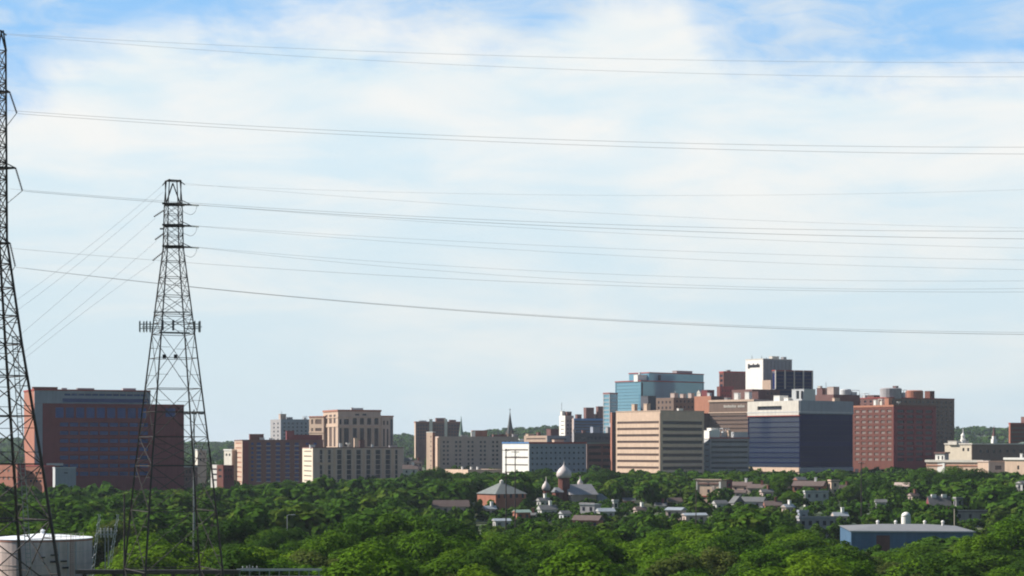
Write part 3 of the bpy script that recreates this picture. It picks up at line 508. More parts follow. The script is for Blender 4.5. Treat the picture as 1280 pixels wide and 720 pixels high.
# generic house
def house(name, label, cat, px, ytop, wpx, d, rz=25, wallm='pale', roofm='brownroof', h=None, ratio=.7, pitch=.4, flat=False, chim=False, win=2, along='x', clear=None, hidden=5):
    X = at(px, ytop, d)[0]; gz = float(terr(np.float64(X), np.float64(d))) - .6; top = zpx(ytop, d) - gz
    a = R(rz); Lx = wpx/F*d/(abs(cos(a)) + ratio*abs(sin(a))); Ly = Lx*ratio
    r = empty(name, (X, d, gz), a, label, cat)
    rh = 0 if flat else (Ly if along == 'x' else Lx)*pitch
    eave = max(top - rh, 1.2); x0, x1, y0, y1 = -Lx/2, Lx/2, -Ly/2, Ly/2
    wallm = {'white':'cottage','pale':'grey' if flat else 'tan'}.get(wallm, wallm)
    MB().box(x0, x1, y0, y1, 0, eave).build('wall', M[wallm], r)
    if flat:
        MB().box(x0-.25, x1+.25, y0-.25, y1+.25, eave, eave+.35).build('roof', M[roofm], r)
        mb = MB(); mb.box(x0-.25,x1+.25,y0-.25,y0+.02,eave+.35,eave+.8); mb.box(x0-.25,x0+.02,y0+.02,y1+.25,eave+.35,eave+.8); mb.build('parapet', M[wallm], r)
    else:
        MB().gable(x0-.45, x1+.45, y0-.45, y1+.45, eave-.02, top, along).build('roof', M[roofm], r)
        g = MB()
        if along == 'x': g.gable(x0-.46, x0-.40, y0+.1, y1-.1, eave, top-.35, 'x')
        else: g.gable(x0+.1, x1-.1, y0-.46, y0-.40, eave, top-.35, 'y')
        g.build('gable_end', M[wallm], r)
    nst = 2 if eave > 5.5 else 1
    for st in range(nst):
        zc = eave - 2.1 - 2.8*st
        for i in range(win):
            u = x0 + Lx*(i+.5)/win; MB().box(-.5,.5,-.06,.1,0,1.4).build('window', M['gdark'], r, (u, y0-.01, zc))
        for i in range(max(1, win-1)):
            u = y0 + Ly*(i+.5)/max(1, win-1); MB().box(-.06,.1,-.45,.45,0,1.4).build('window', M['gdark'], r, (x0-.01, u, zc))
    MB().box(-.5,.5,-.08,.1,0,2.1).build('door', M['brown'], r, (x0+Lx*.3, y0-.02, .6))
    if chim: mb = MB(); mb.box(x0+Lx*.7-.45, x0+Lx*.7+.45, -.4, .5, eave, top+1.3); mb.box(x0+Lx*.7-.55, x0+Lx*.7+.55, -.5, .6, top+1.3, top+1.5); mb.build('chimney', M['redbrick' if chim == 1 else 'white'], r)
    SCREEN.append((px-wpx/2, px+wpx/2, ytop+hidden, d-max(Lx,Ly)*.5-4)); FOOT.append((X, d, max(Lx,Ly)*.55+1.5)); c_ = clear or (px-wpx/2, px+wpx/2, ytop, ytop+10, d); CLEAR.append((c_[0]+1, c_[1]-1, c_[2], min(c_[3], c_[2]+hidden), d))
    return r
house('long_house','long low house with a brown shingle roof in the left of the wood','house',560,625,52,700,8,'pale','brownroof',ratio=.35,pitch=.45,win=6,clear=(535,585,625,637,700))
house('terrace_house','white house with a brown roof left of the domed church porch','house',684,631,24,705,20,'white','slate',chim=2,clear=(673,694,626,640,705))
house('terrace_house','pale pink house with a white flat roof below the church porch','house',738,631,26,690,-35,'pale','zinc',flat=True,clear=(724,752,630,645,690))
house('terrace_house','low pink-walled house with a brown roof in front of the pale flat-roofed one','house',735,644,38,655,-25,'salmon','brownroof',ratio=.5,pitch=.35,win=4,clear=(716,756,644,657,655))
house('terrace_house','narrow grey house gable just left of the church cottages','house',706,638,14,670,30,'ltgrey','slate',ratio=1,clear=(699,713,636,652,670))
house('terrace_house','small white house with a pale roof right of the pink cottage','house',757,635,22,680,15,'white','zinc',pitch=.3,clear=(747,768,634,645,680))
house('pink_cottage','small pink cottage with a pale green roof below the pyramid-roofed hall','house',652,637,22,680,24,'salmon','greenroof',pitch=.25,clear=(640,664,636,647,680))
house('pale_shed','pale blue-white low shed among trees below the pyramid-roofed hall','shed',627,648,22,640,15,'white','zinc',pitch=.2,clear=(617,637,647,653,640))
r = house('tall_chimney_house','slender white house with twin chimney stacks beside the small onion dome','house',679,622,16,740,30,'white','slate',chim=2,clear=(671,690,618,632,740))
house('white_stub_house','small white block house at the right end of the church cottages','house',769,627,7,720,25,'white','zinc',flat=True,win=1,clear=(764,776,625,638,720))
# beige flat-fronted shop with a framed wall
d = 800; r = house('flat_fronted_shop','flat-roofed shop with a framed beige blank wall below the low grey block','shop',889,601,38,d,-30,'cream','brownroof',ratio=.5,flat=True,win=1,clear=(868,917,600,621,d))
o = r; Lx = 38/F*d/(cos(R(30))+.5*sin(R(30))); Ly = Lx*.5; top = zpx(601,d)-(r.location.z)
for (u0,u1,z0,z1,m) in ((-Lx/2,-Lx/2+.7,top-6.4,top-.3,'white'),(Lx/2-.8,Lx/2,top-6.4,top-.3,'white'),(-Lx/2+.7,Lx/2-.8,top-1.5,top-.9,'brown'),(-Lx/2+.7,Lx/2-.8,top-6.7,top-6.2,'redtrim')):
    MB().box(u0,u1,-Ly/2-.3,-Ly/2-.08,z0,z1).build('frame_strip', M[m], r)
MB().box(1.6,2.9,-Ly/2-.16,-Ly/2-.07,top-3.6,top-2).build('poster', M['tan'], r)
house('brick_row_house','dark red brick house attached to the right of the flat-fronted shop','house',911,602,8,810,6,'darkbrick','brownroof',flat=True,win=1,clear=(906,916,601,620,810))
house('row_house','brown-roofed row house with a tall white chimney right of the shop','house',928,602,28,815,-30,'cream','brownroof',ratio=.5,chim=2,clear=(914,943,597,616,815))
house('row_house','row house with a long brown roof and white dormer strip','house',948,605,28,806,-28,'pale','brownroof',ratio=.5,chim=1,clear=(934,962,603,616,806))
house('gabled_cottage','dark-roofed cottage with a white gable facing left','house',921,620,18,745,-65,'white','slate',ratio=1.3,pitch=.6,clear=(912,932,619,634,745))
house('dark_roof_house','dark slate-roofed house behind the white gabled cottage','house',942,621,32,752,-26,'ltgrey','slate',ratio=.5,clear=(926,960,620,632,752))
house('brown_row_house','long brown-roofed row with white window strip below the dark glass block','house',1012,601,42,830,-28,'salmon','brownroof',ratio=.4,chim=2,win=5,clear=(994,1035,600,616,830))
house('brown_row_house','small tan house at the right end of the brown-roofed row','house',1042,602,13,826,20,'cream','brownroof',flat=True,win=1,clear=(1035,1049,601,607,826))
house('white_flat_shed','low white flat shed in front of the brown-roofed row','shed',1020,615.5,30,790,5,'white','zinc',ratio=.3,flat=True,win=3,clear=(1005,1032,615,619,790))
house('zinc_roof_shed','shed with a pale blue metal roof below the flat-fronted shop','shed',845,634,26,650,-30,'pale','zinc',ratio=.8,pitch=.2,clear=(832,860,632,648,650), hidden=5)
house('zinc_roof_shed','second pale metal-roofed shed right of the blue-roofed one','shed',868,641,30,640,15,'pale','zinc',ratio=.5,pitch=.2,clear=(855,887,639,649,640), hidden=4)
house('long_grey_shed','long low grey shed with pale parapet below the white flat shed','shed',1020,648,46,600,4,'grey','zinc',ratio=.35,flat=True,win=5,clear=(998,1042,646,657,600), hidden=4)
house('blue_grey_hut','small blue-grey hut on the left end of the long grey shed','hut',1003.5,640.5,12,612,10,'bluegrey','zinc',flat=True,win=1,clear=(996,1010,640,648,612))
house('grey_roof_house','house with a steep grey roof and two white chimneys in dark trees','house',1173.5,620,27,720,4,'darkbrick','slate',ratio=.7,pitch=.75,win=3,clear=(1160,1188,619,638,720))
for i in (-1,1):
    rr = [o for o in COL.objects if o.name.startswith('grey_roof_house')][0]; t_ = zpx(620,720)-rr.location.z
    MB().box(i*2-.9,i*2+.9,-.5,.5,t_-1,t_+.6).build('chimney', M['white'], rr)
house('grey_annex_house','small grey flat house right of the two-chimney house','house',1198,624,11,712,15,'grey','slate',flat=True,win=1,clear=(1192,1204,623,635,712))
house('low_white_wall_building','wide low building with pale wall behind the blue warehouse','building',1190,640,84,680,3,'pale','slate',ratio=.2,flat=True,win=6,clear=(1205,1232,639,653,680))
house('white_house','white two-storey house at the right edge among trees','house',1277,601,14,760,40,'white','slate',ratio=1,pitch=.3,clear=(1270,1285,600,626,760))
house('tan_roof_house','house with a pale tan roof at the foot of the red brick tower','house',1128,603,20,860,-20,'pale','tan',ratio=.7,clear=(1119,1137,602,612,860))
LOW = [(926,612,15,775,'tan','brownroof','small tan cottage with brown roof below the white-chimney row house'),(958,611,16,790,'pale','slate','grey-roofed cottage at the right end of the dormer row house'),(978,606,18,860,'cream','brownroof','cream cottage with brown roof below the dark glass base band'),
 (1000,596,16,900,'salmon','slate','pink cottage with slate roof right below the dark glass arcade'),(1056,606,16,840,'white','brownroof','white cottage with brown roof near the red brick grid tower foot'),(1064,613,14,800,'pale','slate','pale cottage with dark roof left of the thin dark pole'),
 (900,625,18,735,'white','slate','white cottage with slate roof below the flat-fronted shop, left of the gabled cottage'),(966,626,20,745,'salmon','brownroof','brown-roofed cottage right of the dark slate-roofed house'),(985,630,16,720,'pale','zinc','pale zinc-roofed shed below the brown-roofed row, left side'),
 (843,622,18,780,'cream','brownroof','cream cottage among trees below the striped office'),(826,628,15,760,'white','slate','white cottage with slate roof left of the pale metal-roofed sheds'),(800,633,16,720,'tan','brownroof','tan cottage alone in the trees right of the church cottages'),
 (786,622,14,790,'salmon','slate','pink cottage right of the domed church porch'),(664,640,14,690,'tan','slate','tan cottage between the pink cottage and the twin-chimney house'),(612,632,16,715,'pale','zinc','pale shed left below the pyramid-roofed hall'),
 (1101,624,13,720,'white','slate','white cottage deep in dark trees right of the thin pole'),(1142,616,14,780,'pale','brownroof','pale cottage with brown roof in the dark trees by the two-chimney house'),(1050,640,18,640,'tan','zinc','tan zinc-roofed shed left above the blue warehouse'),
 (508,572,16,1120,'white','slate','white-walled house right of the long beige office'),(521,575,14,1130,'pale','brownroof','pale house with brown roof left below the cream stair block'),(513,581,18,1060,'white','brownroof','white house with a brown roof, lowest beside the long beige office')]
for q, (px, yt, w, d, wm, rm, lab) in enumerate(LOW):
    house('small_cottage' if 'cottage' in lab else 'small_shed' if 'shed' in lab else 'small_house', lab, 'house' if 'shed' not in lab else 'shed', px, yt, w, d, (q*37)%60-20, wm, rm, ratio=.7, pitch=.42, chim=(q%3), win=2, hidden=3.5)
# white dome
d = 620; X, _, zt = at(1132.5, 640, d); gz = float(terr(np.float64(X), np.float64(d)))
r = empty('white_dome_tank', (X, d, gz-.3), 0, 'small white domed tank standing behind the blue warehouse', 'tank'); FOOT.append((X,d,5)); FOOT.append((X-9,d+2,8)); CLEAR.append((1126,1138,639,651,d))
q = zt-gz+.3; mb = MB(); mb.lathe([(1.5,0),(1.5,q-1.5)],20); mb.build('shell', M['white'], r); mb = MB(); mb.lathe([(1.5,q-1.5),(1.4,q-.9),(1.05,q-.4),(.5,q-.08),(.02,q)],20); mb.build('dome', M['white'], r, smooth_=True)
# blue warehouse
d = 520; X0 = at(1064, 663, d)[0]; X1 = at(1214, 663, d)[0]; gz = float(terr(np.float64(X0), np.float64(d))); zt = zpx(663.5, d)-gz
r = empty('blue_warehouse', (X0, d, gz), R(-5), 'blue metal warehouse with a light grey roof and roof vents', 'warehouse'); W = X1-X0; D = 36
FOOT.append((X0+8,d+14,16)); FOOT.append((X0+24,d+14,16)); CLEAR.append((1063,1106,654,676,d)); CLEAR.append((1112,1190,654,662,d))
mb = MB(); mb.box(0,W,0,D,-.5,zt)
for i in range(int(W/2.4)): mb.box(i*2.4+.5,i*2.4+.62,-.07,.02,-.4,zt-.35)
for i in range(int(D/2.4)): mb.box(-.07,.02,i*2.4+.5,i*2.4+.62,-.4,zt-.35)
mb.build('wall', M['bluewall'], r)
mb = MB(); mb.add([(-.5,-.6,zt),(W+.5,-.6,zt),(W+.5,D+.6,zt),(-.5,D+.6,zt),(10,D/2,zt+1.2),(W-10,D/2,zt+1.2)],[(0,3,2,1),(0,1,5,4),(2,3,4,5),(0,4,3),(1,2,5)]); mb.build('roof', wall('grey_metal_roof',(.18,.17,.165),.2,.6), r)
MB().box(-.55,W+.55,-.7,-.55,zt-.3,zt+.05).build('gutter', M['ltgrey'], r)
a = (1095-1064)/F*d; MB().box(a,a+3.6,-.12,.1,-.3,zt-1.2).build('door', M['brown'], r)
for px in (1106,1129,1166,1189): u = (px-1064)/F*d; mb = MB(); mb.lathe([(.35,zt+.5),(.35,zt+1.6),(.55,zt+1.7),(.3,zt+2.1),(.02,zt+2.2)],12); mb.build('roof_vent', M['white'], r, (u,D*.55,0))
# ------------------------------------------------------------------ storage tank (bottom left)
d = 400; X = at(53, 0, d)[0]; gz = 0; rt = 61/F*d; zt = zpx(672.5, d)
r = empty('storage_tank', (X, d, 0), 0, 'big white round storage tank with a low cone roof at the bottom left', 'tank'); FOOT.append((X,d,rt+5)); CLEAR.append((-12,118,664,722,d))
mb = MB(); mb.lathe([(rt,-.3),(rt,zt)],64); mb.build('shell', M['tank'], r, smooth_=False)
mb = MB(); mb.lathe([(rt+.12,zt+.003),(rt+.12,zt+.1),(0.02,zt+1.0)],64); mb.build('roof', M['tankroof'], r)
mb = MB(); mb.lathe([(rt+.02,zt-.42),(rt+.06,zt-.42),(rt+.06,zt-.16),(rt+.02,zt-.16)],64); mb.build('red_rim', M['rust'], r)
for z in (zt-2.6, zt-5.2):
    mb = MB(); mb.lathe([(rt+.01,z),(rt+.05,z),(rt+.05,z+.1),(rt+.01,z+.1)],64); mb.build('plate_seam', wall('seam_paint',(.5,.44,.40)), r)
mb = MB()
for a in np.linspace(-75,-20,9):
    p = (rt*.97*cos(R(a)), rt*.97*sin(R(a))); mb.bar((*p,zt),(*p,zt+1.2),.08)
for h in (.65,1.2): mb.tube([(rt*.97*cos(R(a)), rt*.97*sin(R(a)), zt+h) for a in np.linspace(-75,-20,16)], .05, 5)
mb.build('railing', M['yel'], r)
mb = MB(); a = R(-42); px_, py_ = (rt+.25)*cos(a), (rt+.25)*sin(a)
for s_ in (-.25,.25): mb.bar((px_+s_,py_,0),(px_+s_,py_,zt+1.1),.07)
for k in range(28): mb.bar((px_-.25,py_,.4*k+.2),(px_+.25,py_,.4*k+.2),.05)
mb.build('ladder', M['rust'], r)
for (a, z0, z1, w_) in ((-63,zt-3.2,zt-2.9,1.5),(-52,zt-4.5,zt-4.2,1.3),(-63,zt-4.6,zt-4.2,1.7),(-50,zt-5.9,zt-5.5,1.3),(-76,zt-3.6,zt-3.35,1.0)):
    a = R(a); mb = MB(); mb.box(-w_/2,w_/2,-.35,.05,z0,z1); o = mb.build('bracket_platform', M['steel'], r, (rt*cos(a)+.05*cos(a), rt*sin(a)-.1, 0)); o.rotation_euler = (0,0,a+pi/2)
for a in (-58,-47,-36): a = R(a); mb = MB(); mb.tube([((rt+.2)*cos(a),(rt+.2)*sin(a),0),((rt+.2)*cos(a),(rt+.2)*sin(a),zt-.5)], .10, 8); mb.build('pipe', M['ltgrey'], r)
mb = MB(); mb.lathe([(.4,zt+.7),(.4,zt+1.5),(.6,zt+1.6),(.02,zt+1.9)],12); mb.build('roof_vent', M['tankroof'], r)

# ------------------------------------------------------------------ lattice pylons
def pylon(name, label, px, d, theta, prof, levels, legw, brw, mat, extra=()):
    X = at(px, 0, d)[0]; r = empty(name, (X, d, 0), 0, label, 'pylon')
    P = sorted((zpx(y, d), rp/F*d) for y, rp in prof)
    zs = np.array([p[0] for p in P]); rs = np.array([p[1] for p in P]); Rz = lambda z: float(np.interp(z, zs, rs))
    cor = lambda k, z: np.array((Rz(z)*cos(theta+k*pi/2), Rz(z)*sin(theta+k*pi/2), z))
    top = zs[-1]
    for k in range(4):
        mb = MB(); zz = [z for z in zs]; n = 0
        for i in range(len(zz)-1):
            f0 = 1 - .55*zz[i]/top; f1 = 1 - .55*zz[i+1]/top
            mb.bar(cor(k,zz[i]), cor(k,zz[i+1]), legw*f0, legw*f1)
        mb.build('leg', mat, r)
    L = sorted(zpx(y, d) for y in levels); mb = MB(); hb = MB()
    for y_ in extra:
        z_ = zpx(y_, d)
        for k in range(4): hb.bar(cor(k,z_), cor(k+1,z_), brw*.9)
    for i in range(len(L)):
        for k in range(4):
            hb.bar(cor(k,L[i]), cor(k+1,L[i]), brw*(1.3-.5*L[i]/top))
        if i == len(L)-1: break
        z0, z1 = L[i], L[i+1]; w = brw*(1.05-.45*z0/top)
        for k in range(4):
            a0, b0, a1, b1 = cor(k,z0), cor(k+1,z0), cor(k,z1), cor(k+1,z1)
            mb.bar(a0, b1, w); mb.bar(b0, a1, w)
            if z1 - z0 > 2.2:           # secondary bracing from the crossing to the legs
                m = (a0+b0+a1+b1)/4; zm = m[2]; la, lb = cor(k,(z0+zm)/2), cor(k+1,(z0+zm)/2); ua, ub = cor(k,(z1+zm)/2), cor(k+1,(z1+zm)/2)
                mb.bar(la, a0*.5+b1*.5*0+m*.5, w*.7); mb.bar(lb, b0*.5+m*.5, w*.7); mb.bar(ua, a1*.5+m*.5, w*.7); mb.bar(ub, b1*.5+m*.5, w*.7)
    mb.v = mb.v; n = len(mb.v); mb.f += [tuple(i+n for i in f) for f in hb.f]; mb.v += hb.v; mb.build('bracing', mat, r)
    return r, X, Rz
def discs(mb, p, q, rad, n=8):
    p = np.array(p, float); q = np.array(q, float); mb.tube([p, q], rad*.35, 5)
    for i in range(n):
        c = p + (q-p)*(i+.5)/n; e = (q-p)/np.linalg.norm(q-p)*rad*.35; mb.tube([c-e, c+e], rad, 7)
D2 = 240; TH = R(-18.8)
py2, X2, R2 = pylon('lattice_pylon', 'dark steel lattice pylon with a ring of antennas, standing wholly in view', 216.5, D2, TH,
    [(225,9.5),(255,12.5),(310,14.2),(400,27.5),(580,53),(712,69),(862,88)], [255,268.5,282,295,308,327,347,370,394,418,486,546,582,638,712,790,860], .25, .08, M['steel'], (404,448,515))
dz = lambda y: zpx(y, D2); lx = lambda x: (x-216.5)/F*D2
mb = MB()   # peak frame
for s_ in (-1,1): mb.bar((s_*.9,0,dz(255)),(lx(216),0,dz(229)),.14); mb.bar((s_*.9,0,dz(255)),(s_*1.0,0,dz(226)),.12)
mb.tube([(lx(203),0,dz(232)),(lx(206),0,dz(228)),(lx(210),0,dz(225.5)),(lx(222),0,dz(226)),(lx(228),0,dz(228.5)),(lx(231),0,dz(231))], .07, 6)
for k in range(4): mb.bar((1.1*cos(TH+k*pi/2),1.1*sin(TH+k*pi/2),dz(226)),(1.1*cos(TH+(k+1)*pi/2),1.1*sin(TH+(k+1)*pi/2),dz(226)),.1)
mb.build('earth_wire_peak', M['steel'], py2)
ARM = {}
for y in (255.5, 282, 308.5):
    mb = MB(); tipR = np.array((lx(240), -.2, dz(y+1))); c = np.array((0,0,dz(y)))
    for yy in (-.9,.9): mb.bar((-1.2,yy,dz(y)),(1.25,yy,dz(y)),.22)
    for k in (-.6,.6): mb.bar((1.0,k,dz(y)), tipR, .16); 
    mb.bar((.9,0,dz(y-6)), tipR, .09); mb.build('cross_arm', M['steel'], py2)
    ins = MB(); discs(ins, tipR, tipR+np.array((.9,0,-.05)), .12, 6); ins.build('insulator', M['white'], py2)
    jl = MB(); jl.tube([tipR+np.array((.8*cos(a)-.1-.3*(a>2), -.3, -1.25*sin(a))) for a in np.linspace(.1,2.6,9)], .025, 5); jl.build('jumper_wire', M['wire'], py2)
    ARM[y] = tipR + np.array((.9+X2, D2, -.05))
LEFTEND = {}
for (x0,y0,x1,y1) in ((207,262.5,194.5,272.5),(206.5,291.5,196,301),(206,314.5,193,327)):
    ins = MB(); p = np.array((lx(x0),-.4,dz(y0))); q = np.array((lx(x1),-1.2,dz(y1))); discs(ins, p, q, .11, 8); ins.build('strain_insulator', M['insul'], py2); LEFTEND[y0] = q + np.array((X2, D2, 0))
mb = MB(); mb.bar((lx(204),0,dz(286)),(lx(200),0,dz(286)),.18); mb.build('bracket', M['steel'], py2)
# antennas round the pylon
for side, xs in ((-1,(176,180,184.5,188)),(1,(244.5,249,251))):
    mb = MB()
    for h in (405.5,411): mb.bar((lx(xs[0] if side<0 else xs[-1]),-.5,dz(h)),(lx(200) if side<0 else lx(232),-.5,dz(h)),.10)
    mb.bar((lx(xs[0] if side<0 else xs[-1]),.8,dz(408)),(lx(200) if side<0 else lx(232),.8,dz(408)),.1)
    mb.build('antenna_frame', M['galv'], py2)
    for i, x in enumerate(xs): mb = MB(); mb.box(-.09,.09,-.08,.08,dz(415),dz(402)); mb.tube([(0,.14,dz(416)),(0,.14,dz(401))],.04,6); mb.build('antenna_panel', M['ltgrey' if i%2 else 'galv'], py2, (lx(x),-.62+.5*(i%2),0))
for x in (209,222): mb = MB(); mb.box(-.12,.12,-.1,.1,dz(415),dz(402)); mb.build('antenna_panel', M['dkgrey'], py2, (lx(x),-R2(dz(408))-.25,0))
mb = MB(); mb.bar((lx(204),-2.9,dz(417)),(lx(240),-1.6,dz(417)),.16); mb.bar((lx(194),-1.0,dz(391)),(lx(239),-1.2,dz(391)),.14); mb.build('antenna_platform', M['galv'], py2)
for x in (205.5,219.5): mb = MB(); mb.box(-.2,.2,-.15,.15,-.25,.25); mb.build('junction_box', M['black'], py2, (lx(x+3.4),-1.9,dz(446.5)))
D1 = 178
py1, X1_, R1 = pylon('tall_lattice_pylon', 'taller dark lattice pylon cut off by the left edge of the view', -8, D1, R(-8),
    [(38,9),(64,16),(300,17.5),(430,37),(590,65),(720,86),(965,126)], [64,84,104,124,144,164,184,204,224,244,264,284,304,330,360,395,430,470,520,580,650,740,850,960], .30, .10, M['steel'])
dz1 = lambda y: zpx(y, D1); lx1 = lambda x: (x+8)/F*D1
WSTART = []
for y, xt, xi, yi in ((115,12,22,142),(210,19.5,29,239),(304,12.5,20,333)):
    for s_ in (1,-1):
        mb = MB(); tip = np.array((s_*lx1(xt), 0, dz1(y)))
        for k in (-.8,.8): mb.bar((0,k,dz1(y)), tip, .2, .14)
        mb.bar((0,0,dz1(y-14)), tip, .1); mb.build('cross_arm', M['steel'], py1)
        q = np.array((s_*lx1(xi), -.3, dz1(yi))); ins = MB(); discs(ins, tip, q, .09, 14); ins.build('insulator', M['insul'], py1)
        ins = MB(); ins.tube([np.array((s_*lx1(7 if y<300 else 8), .2, dz1(yi+16))), q], .035, 5); ins.build('insulator_stay', M['wire'], py1)
mb = MB(); mb.bar((lx1(-3),0,dz1(64)),(lx1(2),0,dz1(38)),.12); mb.bar((lx1(8),0,dz1(64)),(lx1(4),0,dz1(38)),.12); mb.bar((lx1(0),0,dz1(38)),(lx1(8),0,dz1(44)),.12); mb.build('earth_wire_peak', M['steel'], py1)
mb = MB()
for s_ in (-.22,.22): mb.bar((lx1(14)+s_,1.2,dz1(420)),(lx1(30)+s_,2.0,dz1(720)),.07)
for k in range(56): y = 420+300*k/56; xx = lx1(14+16*k/56); mb.bar((xx-.22,1.2+.8*k/56,dz1(y)),(xx+.22,1.2+.8*k/56,dz1(y)),.05)
mb.build('ladder', M['galv'], py1)

# ------------------------------------------------------------------ wires
def wire(label, p0, pm, p1, d0, d1, rad, x_end, cat='power line', group='power lines across the sky', name='power_line'):
    """parabola through three sky points, in the vertical plane from d0 at the pylon to d1 at the right edge"""
    xs = np.array((p0[0], pm[0], p1[0])); co = np.polyfit(xs, (p0[1], pm[1], p1[1]), 2)
    pts = [at(x, np.polyval(co, x), d0 + (d1-d0)*(x-p0[0])/(p1[0]-p0[0])) for x in np.linspace(p0[0], x_end, 70)]
    mb = MB(); mb.tube(pts, rad*.72, 5); return tag(mb.build(name, M['wire'], None, smooth_=True), label, cat, group)
E = 1900
wire('topmost thin earth wire running from the tall pylon peak', (4,42), (640,70), (1280,78), 178, 178, .014, E)
wire('second thin earth wire just below the topmost one', (6,43), (640,84), (1280,96), 176, 172, .014, E)
wire('upper conductor of the pair at the tall pylon top arm', (10,138), (640,172.5), (1280,184), 180, 180, .019, E)
wire('lower conductor of the pair at the tall pylon top arm', (22,142), (640,178), (1280,192.5), 177, 172, .019, E)
wire('upper conductor of the pair at the tall pylon middle arm', (12,236), (640,276), (1280,289), 180, 180, .018, E)
wire('lower conductor of the pair at the tall pylon middle arm', (29,239), (640,280), (1280,298.5), 177, 172, .022, E)
wire('upper conductor from the tall pylon bottom arm', (10,310), (640,352), (1280,365), 180, 182, .016, E)
wire('lowest thick conductor from the tall pylon bottom arm', (20,334), (640,393), (1280,418), 177, 172, .026, E)
wire('second strand just above the lowest thick conductor', (20,334), (640,391.8), (1280,415.5), 177, 176, .016, E)
wire('faint earth wire from the antenna pylon peak', (231,231), (640,243), (1280,237), 240, 240, .012, E)
wire('second faint earth wire from the antenna pylon peak', (228,229), (640,260), (1280,285), 240, 250, .014, E)
wire('top conductor on the right of the antenna pylon', (248,256), (640,284), (1280,310), 240, 236, .016, E)
wire('upper middle conductor on the right of the antenna pylon', (248,282.5), (640,305), (1280,325), 240, 240, .016, E)
wire('lower middle conductor on the right of the antenna pylon', (248,283), (640,312), (1280,337), 240, 236, .016, E)
wire('upper bottom conductor on the right of the antenna pylon', (248,309), (640,337), (1280,351), 240, 240, .016, E)
wire('lower bottom conductor on the right of the antenna pylon', (248,309.5), (640,345), (1280,360.5), 240, 236, .018, E)
g2 = 'power lines running down to the left of the antenna pylon'
for lab, p0, pm, p1 in (('highest thin wire slanting down left from the antenna pylon peak',(204,231),(120,301),(25,372)),('second highest thin wire slanting down left from the antenna pylon',(204,240),(120,312),(27,384)),
    ('upper conductor slanting down left from the antenna pylon',(194.5,272.5),(120,337),(27,417)),('middle conductor slanting down left from the antenna pylon',(196,301),(120,366),(31,439)),('lowest conductor slanting down left from the antenna pylon',(193,327),(120,379),(31,448))):
    wire(lab, p0, pm, p1, 240, 200, .018, -160, group=g2)

# ------------------------------------------------------------------ poles, gantry, viaduct
def put(px, d): X = at(px,0,d)[0]; return X, float(terr(np.float64(X), np.float64(d)))
d = 300; X, gz = put(241, d)      # slim floodlight mast behind the pylon
dm = 420; X, gz = put(242.5, dm)
r = empty('floodlight_mast', (X, dm, gz), 0, 'slim pale floodlight mast with a round head behind the antenna pylon', 'light mast'); z = zpx(512, dm)-gz
mb = MB(); mb.tube([(0,0,0),(0,0,z*.5),(0,0,z)], (.26,.22,.16), 10); mb.build('pole', M['galv'], r)
mb = MB(); zr = zpx(516, dm)-gz; mb.tube([(1.9*cos(a),1.9*sin(a),zr) for a in np.linspace(0,2*pi,21)], .12, 6)
for k in range(4): mb.bar((0,0,zr),(1.9*cos(k*pi/2),1.9*sin(k*pi/2),zr),.1)
mb.build('ring', M['galv'], r)
for k in range(8): a = k*pi/4; mb = MB(); mb.box(-.22,.22,-.18,.18,-.35,.3); mb.build('lamp', M['dkgrey'], r, (1.9*cos(a),1.9*sin(a),zr)).rotation_euler = (0,0,a)
FOOT.append((X, dm, 2)); CLEAR.append((238,247,560,668,dm))
# substation gantry
d = 330; X, gz = put(131, d)
r = empty('substation_gantry', (X, d, 0), 0, 'pale grey steel gantry with two slanting masts right of the storage tank', 'gantry'); CLEAR.append((112,156,640,722,d)); FOOT.append((X,d,5))
gx = lambda x: (x-131)/F*d
for (xt,yt,xb,yb) in ((124.5,643,114,716),(147.5,643,134,716)):
    mb = MB(); t0 = np.array((gx(xt),0,zpx(yt,d))); b0 = np.array((gx(xb)-(xt-xb)/73*9/F*d*5,0,0))
    for s_ in (-.25,.25): mb.bar(b0+np.array((s_,s_,0)), t0+np.array((s_*.4,s_*.4,0)), .12, .09)
    for k in range(20):
        f0, f1 = k/20, (k+1)/20; a_ = b0+(t0-b0)*f0; c_ = b0+(t0-b0)*f1; s_ = .25 if k%2 else -.25; mb.bar(a_+np.array((s_,s_,0)), c_-np.array((s_,s_,0)), .06)
    mb.build('mast', M['ltgrey'], r)
mb = MB(); mb.bar((gx(119),0,zpx(668,d)),(gx(146),0,zpx(668,d)),.22); mb.bar((gx(119),.5,zpx(664,d)),(gx(146),.5,zpx(664,d)),.12); mb.build('beam', M['galv'], r)
for x in (126,130,134.5,139): ins = MB(); discs(ins,(gx(x),0,zpx(660,d)),(gx(x),0,zpx(672,d)),.16,6); ins.build('insulator', M['ltgrey'], r)
for x in (131,135): mb = MB(); mb.bar((gx(x),.3,0),(gx(x),.3,zpx(658,d)),.2,.12); mb.build('post', M['galv'], r)
